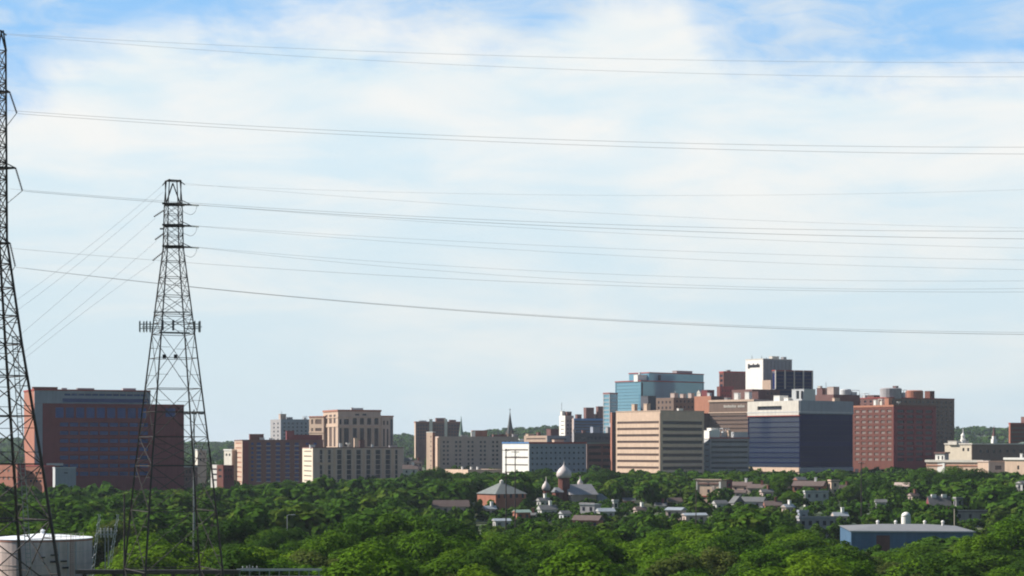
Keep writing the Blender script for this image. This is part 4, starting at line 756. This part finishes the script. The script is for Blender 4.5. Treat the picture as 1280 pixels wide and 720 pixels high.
def pole(label, px, ytop, d, arms=1, mat='wood', rad=.16, name='utility_pole', cat='utility pole', clear=None, group='utility poles'):
    X, gz = put(px, d); r = empty(name, (X, d, gz), R(20), label, cat, group); z = zpx(ytop, d)-gz
    mb = MB(); mb.tube([(0,0,0),(0,0,z)], (rad,rad*.7), 8); mb.build('post', M[mat], r)
    for k in range(arms):
        zz = z-.5-k*1.4; mb = MB(); mb.bar((-1.2,-.15,zz),(1.2,-.15,zz),.14); mb.bar((0,-.1,zz-.7),(.7,-.15,zz),.06); a = mb.build('crossarm', M[mat], r)
        for x in (-1,-.4,.4,1): i = MB(); i.lathe([(.06,zz+.07),(.06,zz+.2),(.1,zz+.22),(.02,zz+.34)],8,(x,-.15)); i.build('insulator', M['ltgrey'], a)
    FOOT.append((X,d,1.5))
    if clear: CLEAR.append(clear)
    return r
pole('tall dark pole in front of the pyramid-roofed hall, left of two', 632.5, 561, 560, 1, 'steel', .22, clear=(628,637,600,645,560))
pole('tall dark pole in front of the pyramid-roofed hall, right of two', 644, 563, 560, 2, 'steel', .20, clear=(640,648,600,638,560))
pole('thin dark pole in front of the red brick grid tower', 1076.5, 577, 640, 1, 'steel', .2, clear=(1073,1080,590,625,640))
pole('dark pole at the left end of the flat-fronted shop', 870, 598, 600, 1, 'wood', .18, clear=(867,873,598,648,600))
pole('dark bare pole just left of the antenna pylon foot', 155.5, 618, 262, 0, 'steel', .17, clear=(152,159,618,720,262))
pole('short pole with a wide crossarm near the bottom by the viaduct rail', 312, 706, 265, 1, 'galv', .12)
pole('pale pole standing behind the blue warehouse roof', 1193, 636, 575, 0, 'yel', .14, clear=(1190,1196,636,656,575))
r = pole('small pale street lamp among trees below the brick apartment block', 359, 644, 480, 0, 'ltgrey', .1, 'street_lamp', 'street lamp', (354,368,642,652,480), 'street lamps')
mb = MB(); z = zpx(644,480)-r.location.z; mb.tube([(0,0,z-.1),(.5,0,z+.15),(1.3,0,z+.12)],.07,6); mb.box(1.1,2.0,-.2,.2,z,z+.2); mb.build('lamp_head', M['ltgrey'], r)
# viaduct girder across the bottom
dv = 256; xa, xb = at(96,0,dv)[0], at(300,0,dv)[0]; zt = zpx(712.5, dv)
r = empty('viaduct', ((xa+xb)/2, dv, 0), R(-1), 'dark steel viaduct girder crossing behind the antenna pylon foot', 'bridge'); h = (xb-xa)/2
mb = MB(); mb.box(-h,h,-.8,.8,zt-.4,zt); mb.box(-h,h,-.9,-.8,zt-.5,zt+.06); mb.build('girder', M['steel'], r)
for k in range(6): mb = MB(); u = -h+1+k*(2*h-2)/5; mb.box(u-.2,u+.2,-.3,.3,-.3,zt-.4); mb.build('pier', M['steel'], r)
dv2 = 262; x2, x3 = at(296,0,dv2)[0], at(402,0,dv2)[0]
r = empty('guard_rail', ((x2+x3)/2, dv2, 0), R(2), 'pale metal guard rail running right from the viaduct girder', 'guard rail'); h = (x3-x2)/2; zt2 = zpx(713.5, dv2)
mb = MB(); mb.box(-h,h,-.08,.02,zt2,zt2+.3); mb.build('rail', M['ltgrey'], r); mb = MB(); mb.box(-h,h,.1,3,zt2-1.4,zt2-.9); mb.build('deck', M['steel'], r)
for k in range(9): u = -h+.4+k*(2*h-.8)/8; mb = MB(); mb.box(u-.07,u+.07,.025,.14,zt2-.9,zt2+.28); mb.build('post', M['galv'], r)
for k in range(4): u = -h+1+k*(2*h-2)/3; mb = MB(); mb.box(u-.3,u+.3,1,2,-.3,zt2-1.4); mb.build('pier', M['steel'], r)
for rx, dd_ in ((198,256),(348,262)): FOOT.append((at(rx,0,dd_)[0], dd_, 3))
CLEAR.append((100,300,706,712,258)); CLEAR.append((296,392,708,713,262))

# ------------------------------------------------------------------ trees
def foliage(name, c1, c2, attr=False):
    m = bpy.data.materials.new(name); m.use_nodes = True; nt = m.node_tree
    for n in list(nt.nodes): nt.nodes.remove(n)
    out = nd(nt, 'ShaderNodeOutputMaterial'); geo = nd(nt, 'ShaderNodeNewGeometry'); oi = nd(nt, 'ShaderNodeObjectInfo'); tc = nd(nt, 'ShaderNodeTexCoord')
    ns = nd(nt, 'ShaderNodeTexNoise'); ns.inputs['Scale'].default_value = .35 ; ns.inputs['Detail'].default_value = 2; nt.links.new(geo.outputs['Position'], ns.inputs['Vector'])
    if attr: at_ = nd(nt, 'ShaderNodeAttribute', attribute_name='tint'); src = at_.outputs['Fac']
    else: src = oi.outputs['Random']
    m1 = nd(nt, 'ShaderNodeMath', operation='MULTIPLY'); m1.inputs[1].default_value = .5; nt.links.new(src, m1.inputs[0])
    m2 = nd(nt, 'ShaderNodeMath', operation='MULTIPLY_ADD'); m2.inputs[1].default_value = .28; nt.links.new(geo.outputs['Random Per Island'], m2.inputs[0]); nt.links.new(m1.outputs[0], m2.inputs[2])
    m3 = nd(nt, 'ShaderNodeMath', operation='MULTIPLY_ADD'); m3.inputs[1].default_value = .5; nt.links.new(ns.outputs[0], m3.inputs[0]); nt.links.new(m2.outputs[0], m3.inputs[2])
    m4 = nd(nt, 'ShaderNodeMath', operation='SUBTRACT', use_clamp=True); m4.inputs[1].default_value = .12; nt.links.new(m3.outputs[0], m4.inputs[0])
    rp = nd(nt, 'ShaderNodeValToRGB'); e = rp.color_ramp.elements; cs = c1 if attr else [c1, c2]
    while len(e) < len(cs): e.new(.5)
    for i, c in enumerate(cs): e[i].position = i/(len(cs)-1); e[i].color = (*c, 1)
    nt.links.new(m4.outputs[0], rp.inputs[0])
    df = nd(nt, 'ShaderNodeBsdfDiffuse'); tr = nd(nt, 'ShaderNodeBsdfTranslucent'); mx = nd(nt, 'ShaderNodeMixShader'); mx.inputs[0].default_value = .24
    nt.links.new(rp.outputs[0], df.inputs[0]); nt.links.new(rp.outputs[0], tr.inputs[0]); nt.links.new(df.outputs[0], mx.inputs[1]); nt.links.new(tr.outputs[0], mx.inputs[2]); nt.links.new(mx.outputs[0], out.inputs[0])
    return m
HUES = [('bright yellow-green', foliage('foliage_bright', (.075,.15,.010), (.13,.21,.014))), ('fresh green', foliage('foliage_fresh', (.056,.13,.010), (.112,.195,.014))),
        ('mid green', foliage('foliage_mid', (.038,.090,.010), (.08,.148,.014))), ('dark green', foliage('foliage_dark', (.022,.056,.010), (.05,.098,.014))), ('olive green', foliage('foliage_olive', (.06,.085,.02), (.11,.13,.03)))]
WOODMAT = foliage('foliage_wood', [(.022,.058,.011),(.042,.094,.013),(.062,.128,.014),(.085,.125,.020),(.11,.18,.015)], None, True)
def crown_arrays(n, lobes, leaf, rg, spread=.95):
    """crown of unit radius and unit height (z 0..1): leaf-sized faces on many overlapping clumps"""
    cs = []; rs = []
    for i in range(lobes):
        while True:
            p = rg.uniform(-1,1,3)
            if np.linalg.norm(p) < 1: break
        p = p*np.array((.68,.68,.66)); 
        w = 1 - .35*max(p[2],0)
        cs.append((p[0]*w, p[1]*w, p[2])); rs.append(rg.uniform(.17,.36))
    cs = np.array(cs); rs = np.array(rs); pick = rg.choice(lobes, n, p=rs**2/np.sum(rs**2))
    dirs = rg.normal(size=(n,3)); dirs[:,2] += .25; dirs /= np.linalg.norm(dirs,axis=1)[:,None]
    pos = cs[pick] + dirs*(rs[pick]*rg.uniform(.72,1.1,n)**.7)[:,None]
    nor = dirs*1.0 + rg.normal(size=(n,3))*.34 + np.array((0,0,.25)); nor /= np.linalg.norm(nor,axis=1)[:,None]
    t = np.cross(nor, rg.normal(size=(n,3))); t /= np.linalg.norm(t,axis=1)[:,None]; bb = np.cross(nor, t)
    s = leaf*rg.uniform(.55,1.25,n)[:,None]; k = rg.uniform(.55,1.0,n)[:,None]
    q = np.stack((pos - t*s - bb*s*k*.3, pos - t*s*.1 - bb*s*k, pos + t*s + bb*s*k*.2, pos + t*s*.2 + bb*s*k), 1)
    q[:,:,2] = q[:,:,2]*.5 + .5
    return q            # n,4,3
def quads_mesh(name, q):
    n = len(q); me = bpy.data.meshes.new(name); me.vertices.add(n*4); me.vertices.foreach_set('co', np.ascontiguousarray(q, dtype=np.float32).ravel())
    me.loops.add(n*4); me.loops.foreach_set('vertex_index', np.arange(n*4, dtype=np.int32)); me.polygons.add(n)
    me.polygons.foreach_set('loop_start', np.arange(0, n*4, 4, dtype=np.int32)); me.update(calc_edges=True); return me
NP = 8; CROWN = []; TRUNK = []
for i in range(NP):
    q = crown_arrays(10000, 36 + i*3, .038, np.random.default_rng(100+i)); me = quads_mesh('crown', q); me.materials.append(HUES[0][1]); CROWN.append(me)
    rg = random.Random(i); mb = MB(); mb.tube([(0,0,-.02),(.01,.01,.2),(.02,-.01,.45),(0,.02,.7)], (.045,.033,.024,.01), 8)
    for k in range(7):
        a = k*2.4+rg.random(); z = .28+.05*k; l = .28-.02*k; mb.tube([(0.01,0,z),(cos(a)*l*.5,sin(a)*l*.5,z+.09),(cos(a)*l,sin(a)*l,z+.2)], (.017,.011,.004), 6)
    me = mb.mesh('trunk', True); me.materials.append(M['bark']); TRUNK.append(me)
FAR = [crown_arrays(800, 18, .12, np.random.default_rng(200+i)) for i in range(8)]
FAR2 = [crown_arrays(300, 14, .20, np.random.default_rng(300+i)) for i in range(8)]
TREES = []          # x, y, zbase, height, crown radius, hue
def ok(px, ytop, rpx, d, X, depth_gap=0):
    for (fx, fy, fr) in FOOT:
        if (X-fx)**2 + (d-fy)**2 < fr*fr: return False
    for (x0,x1,y0,y1,D) in CLEAR:
        if d < D and px+rpx > x0 and px-rpx < x1 and ytop < y1: return False
    return True
# named big trees in front of the town: (pixel x, top, width, distance, hue)
HERO = [(440,643,84,370,2),(500,631,112,380,2),(556,642,90,378,3),(408,658,76,350,1),(532,656,96,345,1),(470,668,90,330,2),(1268,641,80,420,1),(1226,660,70,400,0),(1010,668,70,400,3),(645,668,64,390,3),(541,581,54,900,3),(578,590,40,905,3),(605,593,42,890,3),(520,592,36,930,3),(676,583,52,900,3),(652,592,40,880,2),(640,597,30,860,4),(757,585,46,900,3),(797,590,44,905,3),(740,593,36,870,3),(820,596,30,890,2),
        (1088,590,52,800,3),(1112,600,40,760,3),(1064,604,34,790,2),(1157,582,54,860,2),(1196,580,48,880,2),(1222,583,50,870,3),(1182,590,44,830,3),(1216,602,50,780,2),(1250,603,40,800,2),(1237,596,36,850,3),(1262,606,34,760,3),
        (976,590,34,850,1),(962,604,36,800,2),(988,612,34,770,2),(918,588,30,900,2),(940,586,24,920,2),(1052,592,26,900,2),(1030,590,20,910,3),(848,602,34,850,4),(832,607,30,820,1),(860,598,26,870,2),
        (450,598,48,820,2),(472,603,44,800,3),(430,602,44,830,2),(395,603,46,840,2),(362,600,46,860,3),(335,601,46,850,2),(308,602,44,860,3),(492,606,40,780,3),(278,606,42,860,2),(100,603,46,800,2),(138,606,44,800,2),(72,607,40,810,2),(250,606,40,860,3),(42,610,40,820,3),(176,608,42,820,3),(212,609,40,830,2),(16,608,44,800,3)]
for (px, yt, w, d, hue) in HERO:
    X, _, zt = at(px, yt, d); gz = float(terr(np.float64(X), np.float64(d))); TREES.append((X, d, gz, zt-gz, w/F*d/2*1.08, hue))
HB = [(px-w*.5, px+w*.5, yt, d) for px, yt, w, d, h in HERO]
cand = []
# jittered scatter over the wooded valley floor
y = 262.0
while y < 985:
    step = 11.6 if y < 560 else (10.2 if y < 700 else 9.6)
    half = .30*y + 12; x = -half + random.random()*step
    while x < half:
        X, Y = x + random.uniform(-.42,.42)*step, y + random.uniform(-.45,.45)*step
        cl = .5 + .5*sin(X*.045+Y*.021)*cos(Y*.037-X*.013)     # patches of taller and lower wood
        rr = random.choice((4.6,5.6,6.4,7.2,8.4))*random.uniform(.9,1.1)*(1 + .10*cl); h = 4.2 + rr*random.uniform(.85,1.15) + 3.4*cl
        if Y > 700: rr *= .85
        if Y > 800: h = random.uniform(8,11)
        px = CX + X/Y*F
        if px > 1060 and Y < 520: h *= .66 if Y > 330 else .85
        gz = float(terr(np.float64(X), np.float64(Y))); yt = HY + (CAMZ - gz - h)/Y*F; rpx = rr/Y*F
        good = ok(px, yt, rpx*.8, Y, X)
        if good:
            for s_ in (0,):
                cand.append((X, Y, gz, h, rr, px, yt))
        else:       # a low bush where a tall tree would block the view
            h2 = random.uniform(3.5,5); r2 = random.uniform(2.2,3.2); yt2 = HY + (CAMZ-gz-h2)/Y*F
            if ok(px, yt2, r2/Y*F*.8, Y, X): cand.append((X, Y, gz, h2, r2, px, yt2))
        x += step
    y += step*.92
for (x0, x1, yt, d) in SCREEN:
    w = (x1-x0)/F*d; n = max(2, int(w/4.5))
    for i in range(n+1):
        px = x0 + (x1-x0)*i/n + random.uniform(-2,2); Y = d - random.uniform(0,4); y_ = yt + random.uniform(-.6,2.5) + (random.random() < .3)*2
        X, _, zt = at(px, y_, Y); gz = float(terr(np.float64(X), np.float64(Y))); h = zt-gz
        if h < 2: continue
        rr = min(random.uniform(2.4,3.6), h*.6)
        if all(not (Y < D and px+rr/Y*F*.8 > a and px-rr/Y*F*.8 < b and y_ < e-1.2) for (a,b,c,e,D) in CLEAR) and all((X-fx)**2+(Y-fy)**2 > (fr*.55)**2 for fx,fy,fr in FOOT): cand.append((X, Y, gz, h, rr, px, y_))
for i in range(46):     # near crowns just under the bottom edge rail
    px = -20 + i*29 + random.uniform(-8,8); Y = random.uniform(236,254); y_ = random.uniform(713.5,719); X, _, zt = at(px, y_, Y); rr = random.uniform(3.5,5)
    if ok(px, y_, rr/Y*F*.7, Y, X) and abs(X-X2) > 13: cand.append((X, Y, 0.0, zt, rr, px, y_))
cand.sort(key=lambda c: c[1])
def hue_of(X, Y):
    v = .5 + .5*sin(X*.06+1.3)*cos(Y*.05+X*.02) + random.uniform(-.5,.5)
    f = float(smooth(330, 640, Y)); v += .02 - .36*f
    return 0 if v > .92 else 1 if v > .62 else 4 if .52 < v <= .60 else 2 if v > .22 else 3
inview = [c for c in cand if -30 < c[5] < 1310]
NIND = 300 - len(HERO); near = [c for c in inview if c[6] < 722][:NIND]; ns = set(id(c) for c in near)
rest = [c for c in cand if id(c) not in ns]
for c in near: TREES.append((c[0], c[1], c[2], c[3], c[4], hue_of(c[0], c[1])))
ZONES = [(120,'below the brick hospital block'),(300,'around the antenna pylon'),(400,'below the brick apartment block'),(512,'below the long beige office'),(600,'below the paired-window block'),(690,'below the pyramid-roofed hall'),(770,'below the domed church'),
         (880,'below the cream striped office'),(962,'below the flat-fronted shop'),(1062,'below the dark glass office'),(1215,'around the blue warehouse'),(9999,'below the columned hall')]
byl = {}
for t in TREES:
    X, Y, gz, h, rr, hue = t; px = CX + X/Y*F; zone = next(n for m, n in ZONES if px < m)
    row = 'front-rank' if Y < 300 else 'second-rank' if Y < 350 else 'mid-wood' if Y < 600 else 'far'
    size = 'low bushy' if h < 6 else 'tall' if h > 13.2 else 'broad' if rr > 6.9 else 'rounded'
    byl.setdefault('%s %s %s tree %s' % (size, HUES[hue][0], row, zone), []).append((px, t))
ORD = ['leftmost','second from left','third from left','fourth from left','fifth from left','sixth from left','seventh from left','eighth from left','ninth from left']
for lab, L in byl.items():
    L.sort(key=lambda p: p[0])
    for i, (px, (X, Y, gz, h, rr, hue)) in enumerate(L):
        lb = lab if len(L) == 1 else lab + ', ' + (ORD[i] if i < len(L)-1 else 'rightmost' if len(L) > 1 else '')
        if len(L) > 1 and i == len(L)-1: lb = lab + ', rightmost'
        r = empty('tree', (X, Y, gz-.1), random.uniform(0, 6.28), lb, 'tree', 'trees of the valley wood'); k = random.randrange(NP)
        cb = h*.16 if Y < 600 else h*.08
        c = link(bpy.data.objects.new('crown', CROWN[k]), r, (0,0,cb)); c.scale = (rr*1.12, rr*1.12, h-cb)
        c.material_slots[0].link = 'OBJECT'; c.material_slots[0].material = HUES[hue][1]
        tt = link(bpy.data.objects.new('trunk', TRUNK[k]), r); tt.scale = (h*.8,h*.8,h)
# the rest of the wood as one mass, each tree still with its own crown
def mass(name, label, items, protos_of, mat, cat='woodland'):
    Q = []; T = []
    for (X, Y, gz, h, rr, tint) in items:
        P = protos_of(Y); q = P[rng.integers(len(P))]; a = rng.uniform(0, 6.28); c, s = cos(a), sin(a)
        o = np.empty_like(q); o[...,0] = (q[...,0]*c - q[...,1]*s)*rr*1.12 + X; o[...,1] = (q[...,0]*s + q[...,1]*c)*rr*1.12 + Y; o[...,2] = gz + h*.06 + q[...,2]*h*.94
        Q.append(o); T.append(np.full(len(q), tint, np.float32))
    q = np.concatenate(Q); me = quads_mesh(name, q); me.materials.append(mat)
    at_ = me.attributes.new('tint', 'FLOAT', 'FACE'); at_.data.foreach_set('value', np.concatenate(T))
    return tag(link(bpy.data.objects.new(name, me)), label, cat, None, 'stuff')
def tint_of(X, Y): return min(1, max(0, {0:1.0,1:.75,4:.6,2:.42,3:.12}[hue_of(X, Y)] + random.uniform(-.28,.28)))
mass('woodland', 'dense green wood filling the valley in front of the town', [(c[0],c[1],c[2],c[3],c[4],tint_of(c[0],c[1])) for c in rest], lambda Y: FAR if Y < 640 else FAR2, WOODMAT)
town = []
for i in range(1500):
    Y = random.uniform(1010, 2300); X = random.uniform(-.31,.31)*Y; h = random.uniform(7,11); gz = float(terr(np.float64(X), np.float64(Y)))
    town.append((X, Y, gz, h, random.uniform(4,6), random.uniform(0,.45)))
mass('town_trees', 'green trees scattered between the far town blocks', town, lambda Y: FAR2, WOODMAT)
hills = []
while len(hills) < 5200:
    Y = random.uniform(2350, 4100); X = random.uniform(-.33,.33)*Y; gz = float(terr(np.float64(X), np.float64(Y)))
    hills.append((X, Y, gz-1, random.uniform(9,17), random.uniform(7,11), random.uniform(0,.4)))
FAR3 = [crown_arrays(75, 9, .36, np.random.default_rng(400+i)) for i in range(8)]
mass('distant_wood', 'hazy wooded ridge along the skyline behind the town', hills, lambda Y: FAR3, WOODMAT)

# ------------------------------------------------------------------ ground
def groundmat():
    m = bpy.data.materials.new('meadow_ground'); m.use_nodes = True; nt = m.node_tree; b = nt.nodes['Principled BSDF']; b.inputs['Roughness'].default_value = .95
    geo = nd(nt, 'ShaderNodeNewGeometry'); n1 = nd(nt, 'ShaderNodeTexNoise'); n1.inputs['Scale'].default_value = .05; n1.inputs['Detail'].default_value = 8; nt.links.new(geo.outputs['Position'], n1.inputs['Vector'])
    rp = nd(nt, 'ShaderNodeValToRGB'); e = rp.color_ramp.elements; e[0].position = .35; e[0].color = (.03,.06,.015,1); e[1].position = .7; e[1].color = (.09,.10,.045,1)
    nt.links.new(n1.outputs[0], rp.inputs[0]); nt.links.new(rp.outputs[0], b.inputs['Base Color']); return m
ys = np.concatenate((np.linspace(-200,500,15), np.linspace(540,2300,60), np.linspace(2350,4600,60), np.linspace(4800,9000,12))); xs = np.linspace(-4500,4500,181)
gx_, gy_ = np.meshgrid(xs, ys); gzz = terr(gx_, gy_) - smooth(4200, 6000, gy_)*25; vs = np.stack((gx_, gy_, gzz), -1).reshape(-1,3); nx = len(xs); fs = []
for j in range(len(ys)-1):
    for i in range(nx-1): a = j*nx+i; fs.append((a, a+1, a+nx+1, a+nx))
me = bpy.data.meshes.new('ground'); me.from_pydata(vs.tolist(), [], fs); me.polygons.foreach_set('use_smooth', [True]*len(fs)); me.materials.append(groundmat()); tag(link(bpy.data.objects.new('ground', me)), kind='structure')

# ------------------------------------------------------------------ haze
HAZE = 0.000045
if HAZE:
    m = bpy.data.materials.new('haze_air'); m.use_nodes = True; nt = m.node_tree
    for n in list(nt.nodes): nt.nodes.remove(n)
    o = nd(nt, 'ShaderNodeOutputMaterial'); v = nd(nt, 'ShaderNodeVolumePrincipled'); v.inputs['Color'].default_value = (.80,.88,1,1); v.inputs['Density'].default_value = HAZE; v.inputs['Anisotropy'].default_value = .2
    nt.links.new(v.outputs[0], o.inputs['Volume'])
    mb = MB(); mb.box(-4600,4600,-300,9100,-30,130); tag(mb.build('haze', m), 'thin bluish summer haze lying over the whole valley', 'haze', None, 'stuff')

# ------------------------------------------------------------------ sun and sky
SUN_AZ = R(-76); SUN_EL = R(38)      # azimuth from the view direction, negative = left
sd = np.array((sin(SUN_AZ)*cos(SUN_EL), cos(SUN_AZ)*cos(SUN_EL), sin(SUN_EL)))
L = bpy.data.lights.new('sun', 'SUN'); L.energy = 5.0; L.angle = R(.5); L.color = (1,.95,.87); lo = link(bpy.data.objects.new('sun', L), None, (0,0,200))
from mathutils import Vector
lo.rotation_euler = Vector(sd).to_track_quat('Z', 'Y').to_euler()
W_ = bpy.data.worlds.new('World'); SC.world = W_; W_.use_nodes = True; nt = W_.node_tree
for n in list(nt.nodes): nt.nodes.remove(n)
def MA(op, a, b=None, c=None, clamp=False):
    n = nd(nt, 'ShaderNodeMath', operation=op, use_clamp=clamp)
    for i, q in enumerate((a, b, c)):
        if q is None: continue
        if isinstance(q, (int, float)): n.inputs[i].default_value = q
        else: nt.links.new(q, n.inputs[i])
    return n.outputs[0]
out = nd(nt, 'ShaderNodeOutputWorld'); bg = nd(nt, 'ShaderNodeBackground'); bg.inputs['Strength'].default_value = .055; nt.links.new(bg.outputs[0], out.inputs[0])
sky = nd(nt, 'ShaderNodeTexSky', sky_type='NISHITA', sun_disc=False, sun_elevation=SUN_EL, sun_rotation=SUN_AZ % (2*pi), air_density=1.0, dust_density=.2, ozone_density=3.0)
tc = nd(nt, 'ShaderNodeTexCoord'); sp = nd(nt, 'ShaderNodeSeparateXYZ'); nt.links.new(tc.outputs['Generated'], sp.inputs[0])
az = MA('ARCTAN2', sp.outputs[0], sp.outputs[1]); el = MA('ARCSINE', sp.outputs[2])
def noise(sx, sy, scale, det, rough, off=0.0, dist=0):
    cb = nd(nt, 'ShaderNodeCombineXYZ'); nt.links.new(MA('MULTIPLY', az, sx), cb.inputs[0]); nt.links.new(MA('MULTIPLY', el, sy), cb.inputs[1]); cb.inputs[2].default_value = off
    n = nd(nt, 'ShaderNodeTexNoise'); n.inputs['Scale'].default_value = scale; n.inputs['Detail'].default_value = det; n.inputs['Roughness'].default_value = rough; n.inputs['Distortion'].default_value = dist
    nt.links.new(cb.outputs[0], n.inputs['Vector']); return n.outputs[0]
fc = nd(nt, 'ShaderNodeFloatCurve'); cv = fc.mapping.curves[0]
EDGE = [(0,140),(100,120),(200,74),(300,54),(430,46),(560,50),(640,58),(720,46),(770,14),(830,22),(880,66),(950,84),(1050,86),(1180,104),(1280,112)]
pts = [((x-CX)/F, (HY-y)/F) for x, y in EDGE]
pl = [((a+.35)/.7, (e-.15)/.1) for a, e in pts]; pl = [(0.0, .2)] + pl + [(1.0, .3)]
for i, p in enumerate(pl):
    if i < 2: cv.points[0 if i == 0 else 1].location = p
    else: cv.points.new(*p)
cv.points[1].location = pl[1]; fc.mapping.update()
nt.links.new(MA('DIVIDE', MA('ADD', az, .35), .7, clamp=True), fc.inputs['Value'])
edge = MA('MULTIPLY_ADD', fc.outputs[0], .1, .15)
n1 = noise(1, 1.8, 15, 9, .56, 3.1, .35); n2 = noise(1, 4.2, 8, 8, .58, 7.7, .5); n3 = noise(1, 2.2, 6, 5, .5, 1.3, .3)
dd = MA('ADD', MA('MULTIPLY', MA('SUBTRACT', edge, el), 26.0), MA('ADD', MA('MULTIPLY', MA('SUBTRACT', n1, .5), 2.0), MA('MULTIPLY', MA('SUBTRACT', n2, .5), .8)))
mask = nd(nt, 'ShaderNodeMapRange', interpolation_type='SMOOTHSTEP'); mask.inputs['From Min'].default_value = -.55; mask.inputs['From Max'].default_value = .45; nt.links.new(dd, mask.inputs[0])
# thinner blue showing through the veil
thin = nd(nt, 'ShaderNodeMapRange', interpolation_type='SMOOTHSTEP'); thin.inputs['From Min'].default_value = .36; thin.inputs['From Max'].default_value = .64; nt.links.new(MA('ADD', MA('ADD', MA('MULTIPLY', n2, .6), MA('MULTIPLY', n3, .4)), MA('MULTIPLY', MA('SUBTRACT', el, .13), 1.0)), thin.inputs[0])
hz = nd(nt, 'ShaderNodeMapRange'); hz.inputs['From Min'].default_value = 0.0; hz.inputs['From Max'].default_value = .15; nt.links.new(el, hz.inputs[0])
def mix(f, a, b):
    n = nd(nt, 'ShaderNodeMix', data_type='RGBA')
    for k, q in (('Factor', f), ('A', a), ('B', b)):
        if isinstance(q, (int, float)): n.inputs[k].default_value = q
        elif isinstance(q, tuple): n.inputs[k].default_value = (*q, 1)
        else: nt.links.new(q, n.inputs[k])
    return n.outputs['Result']
K = .1/.055*.92
veil = mix(thin.outputs[0], tuple(q*K for q in (4.9,6.0,6.6)), tuple(q*K for q in (6.55,6.62,6.5)))
low = mix(thin.outputs[0], tuple(q*K for q in (4.7,5.55,5.9)), tuple(q*K for q in (5.4,5.9,5.95)))
cloud = mix(hz.outputs[0], low, veil)
ahead = nd(nt, 'ShaderNodeMapRange', interpolation_type='SMOOTHSTEP'); ahead.inputs['From Min'].default_value = 1.5; ahead.inputs['From Max'].default_value = .55; nt.links.new(MA('ADD', MA('ABSOLUTE', az), MA('MULTIPLY', n3, .5)), ahead.inputs[0])
wisp = nd(nt, 'ShaderNodeMapRange', interpolation_type='SMOOTHSTEP'); wisp.inputs['From Min'].default_value = .40; wisp.inputs['From Max'].default_value = .72; nt.links.new(MA('ADD', MA('MULTIPLY', noise(1, 3.2, 16, 9, .6, 11.3, 1.2), .6), MA('MULTIPLY', noise(1, 2, 5, 3, .5, 5.1), .4)), wisp.inputs[0])
clear = mix(MA('MULTIPLY', ahead.outputs[0], .85), sky.outputs[0], mix(MA('MULTIPLY', wisp.outputs[0], .85), tuple(q*K for q in (2.3,4.5,7.3)), tuple(q*K for q in (6.0,6.4,6.6))))
col = mix(MA('MULTIPLY', mask.outputs[0], ahead.outputs[0]), clear, cloud)
nt.links.new(col, bg.inputs[0])

# ------------------------------------------------------------------ camera and render settings
cam = bpy.data.cameras.new('camera'); co = link(bpy.data.objects.new('camera', cam), None, (0,0,CAMZ)); co.rotation_euler = (R(90),0,0)
cam.sensor_width = 36; cam.lens = 36*F/1280; cam.shift_y = (HY-360)/1280; cam.clip_start = 1; cam.clip_end = 20000
SC.camera = co
SC.view_settings.view_transform = 'Standard'; SC.view_settings.look = 'None'; SC.view_settings.exposure = 0.62; SC.view_settings.gamma = 1; SC.view_settings.use_curve_mapping = False
SC.render.engine = 'CYCLES'; cy = SC.cycles; cy.max_bounces = 6; cy.diffuse_bounces = 3; cy.glossy_bounces = 3; cy.transmission_bounces = 2; cy.volume_bounces = 0; cy.transparent_max_bounces = 4
cy.filter_width = 2.0; cy.use_denoising = True; cy.denoising_prefilter = 'ACCURATE'; W_.cycles.sampling_method = 'MANUAL'; W_.cycles.sample_map_resolution = 2048; cy.volume_step_rate = 1
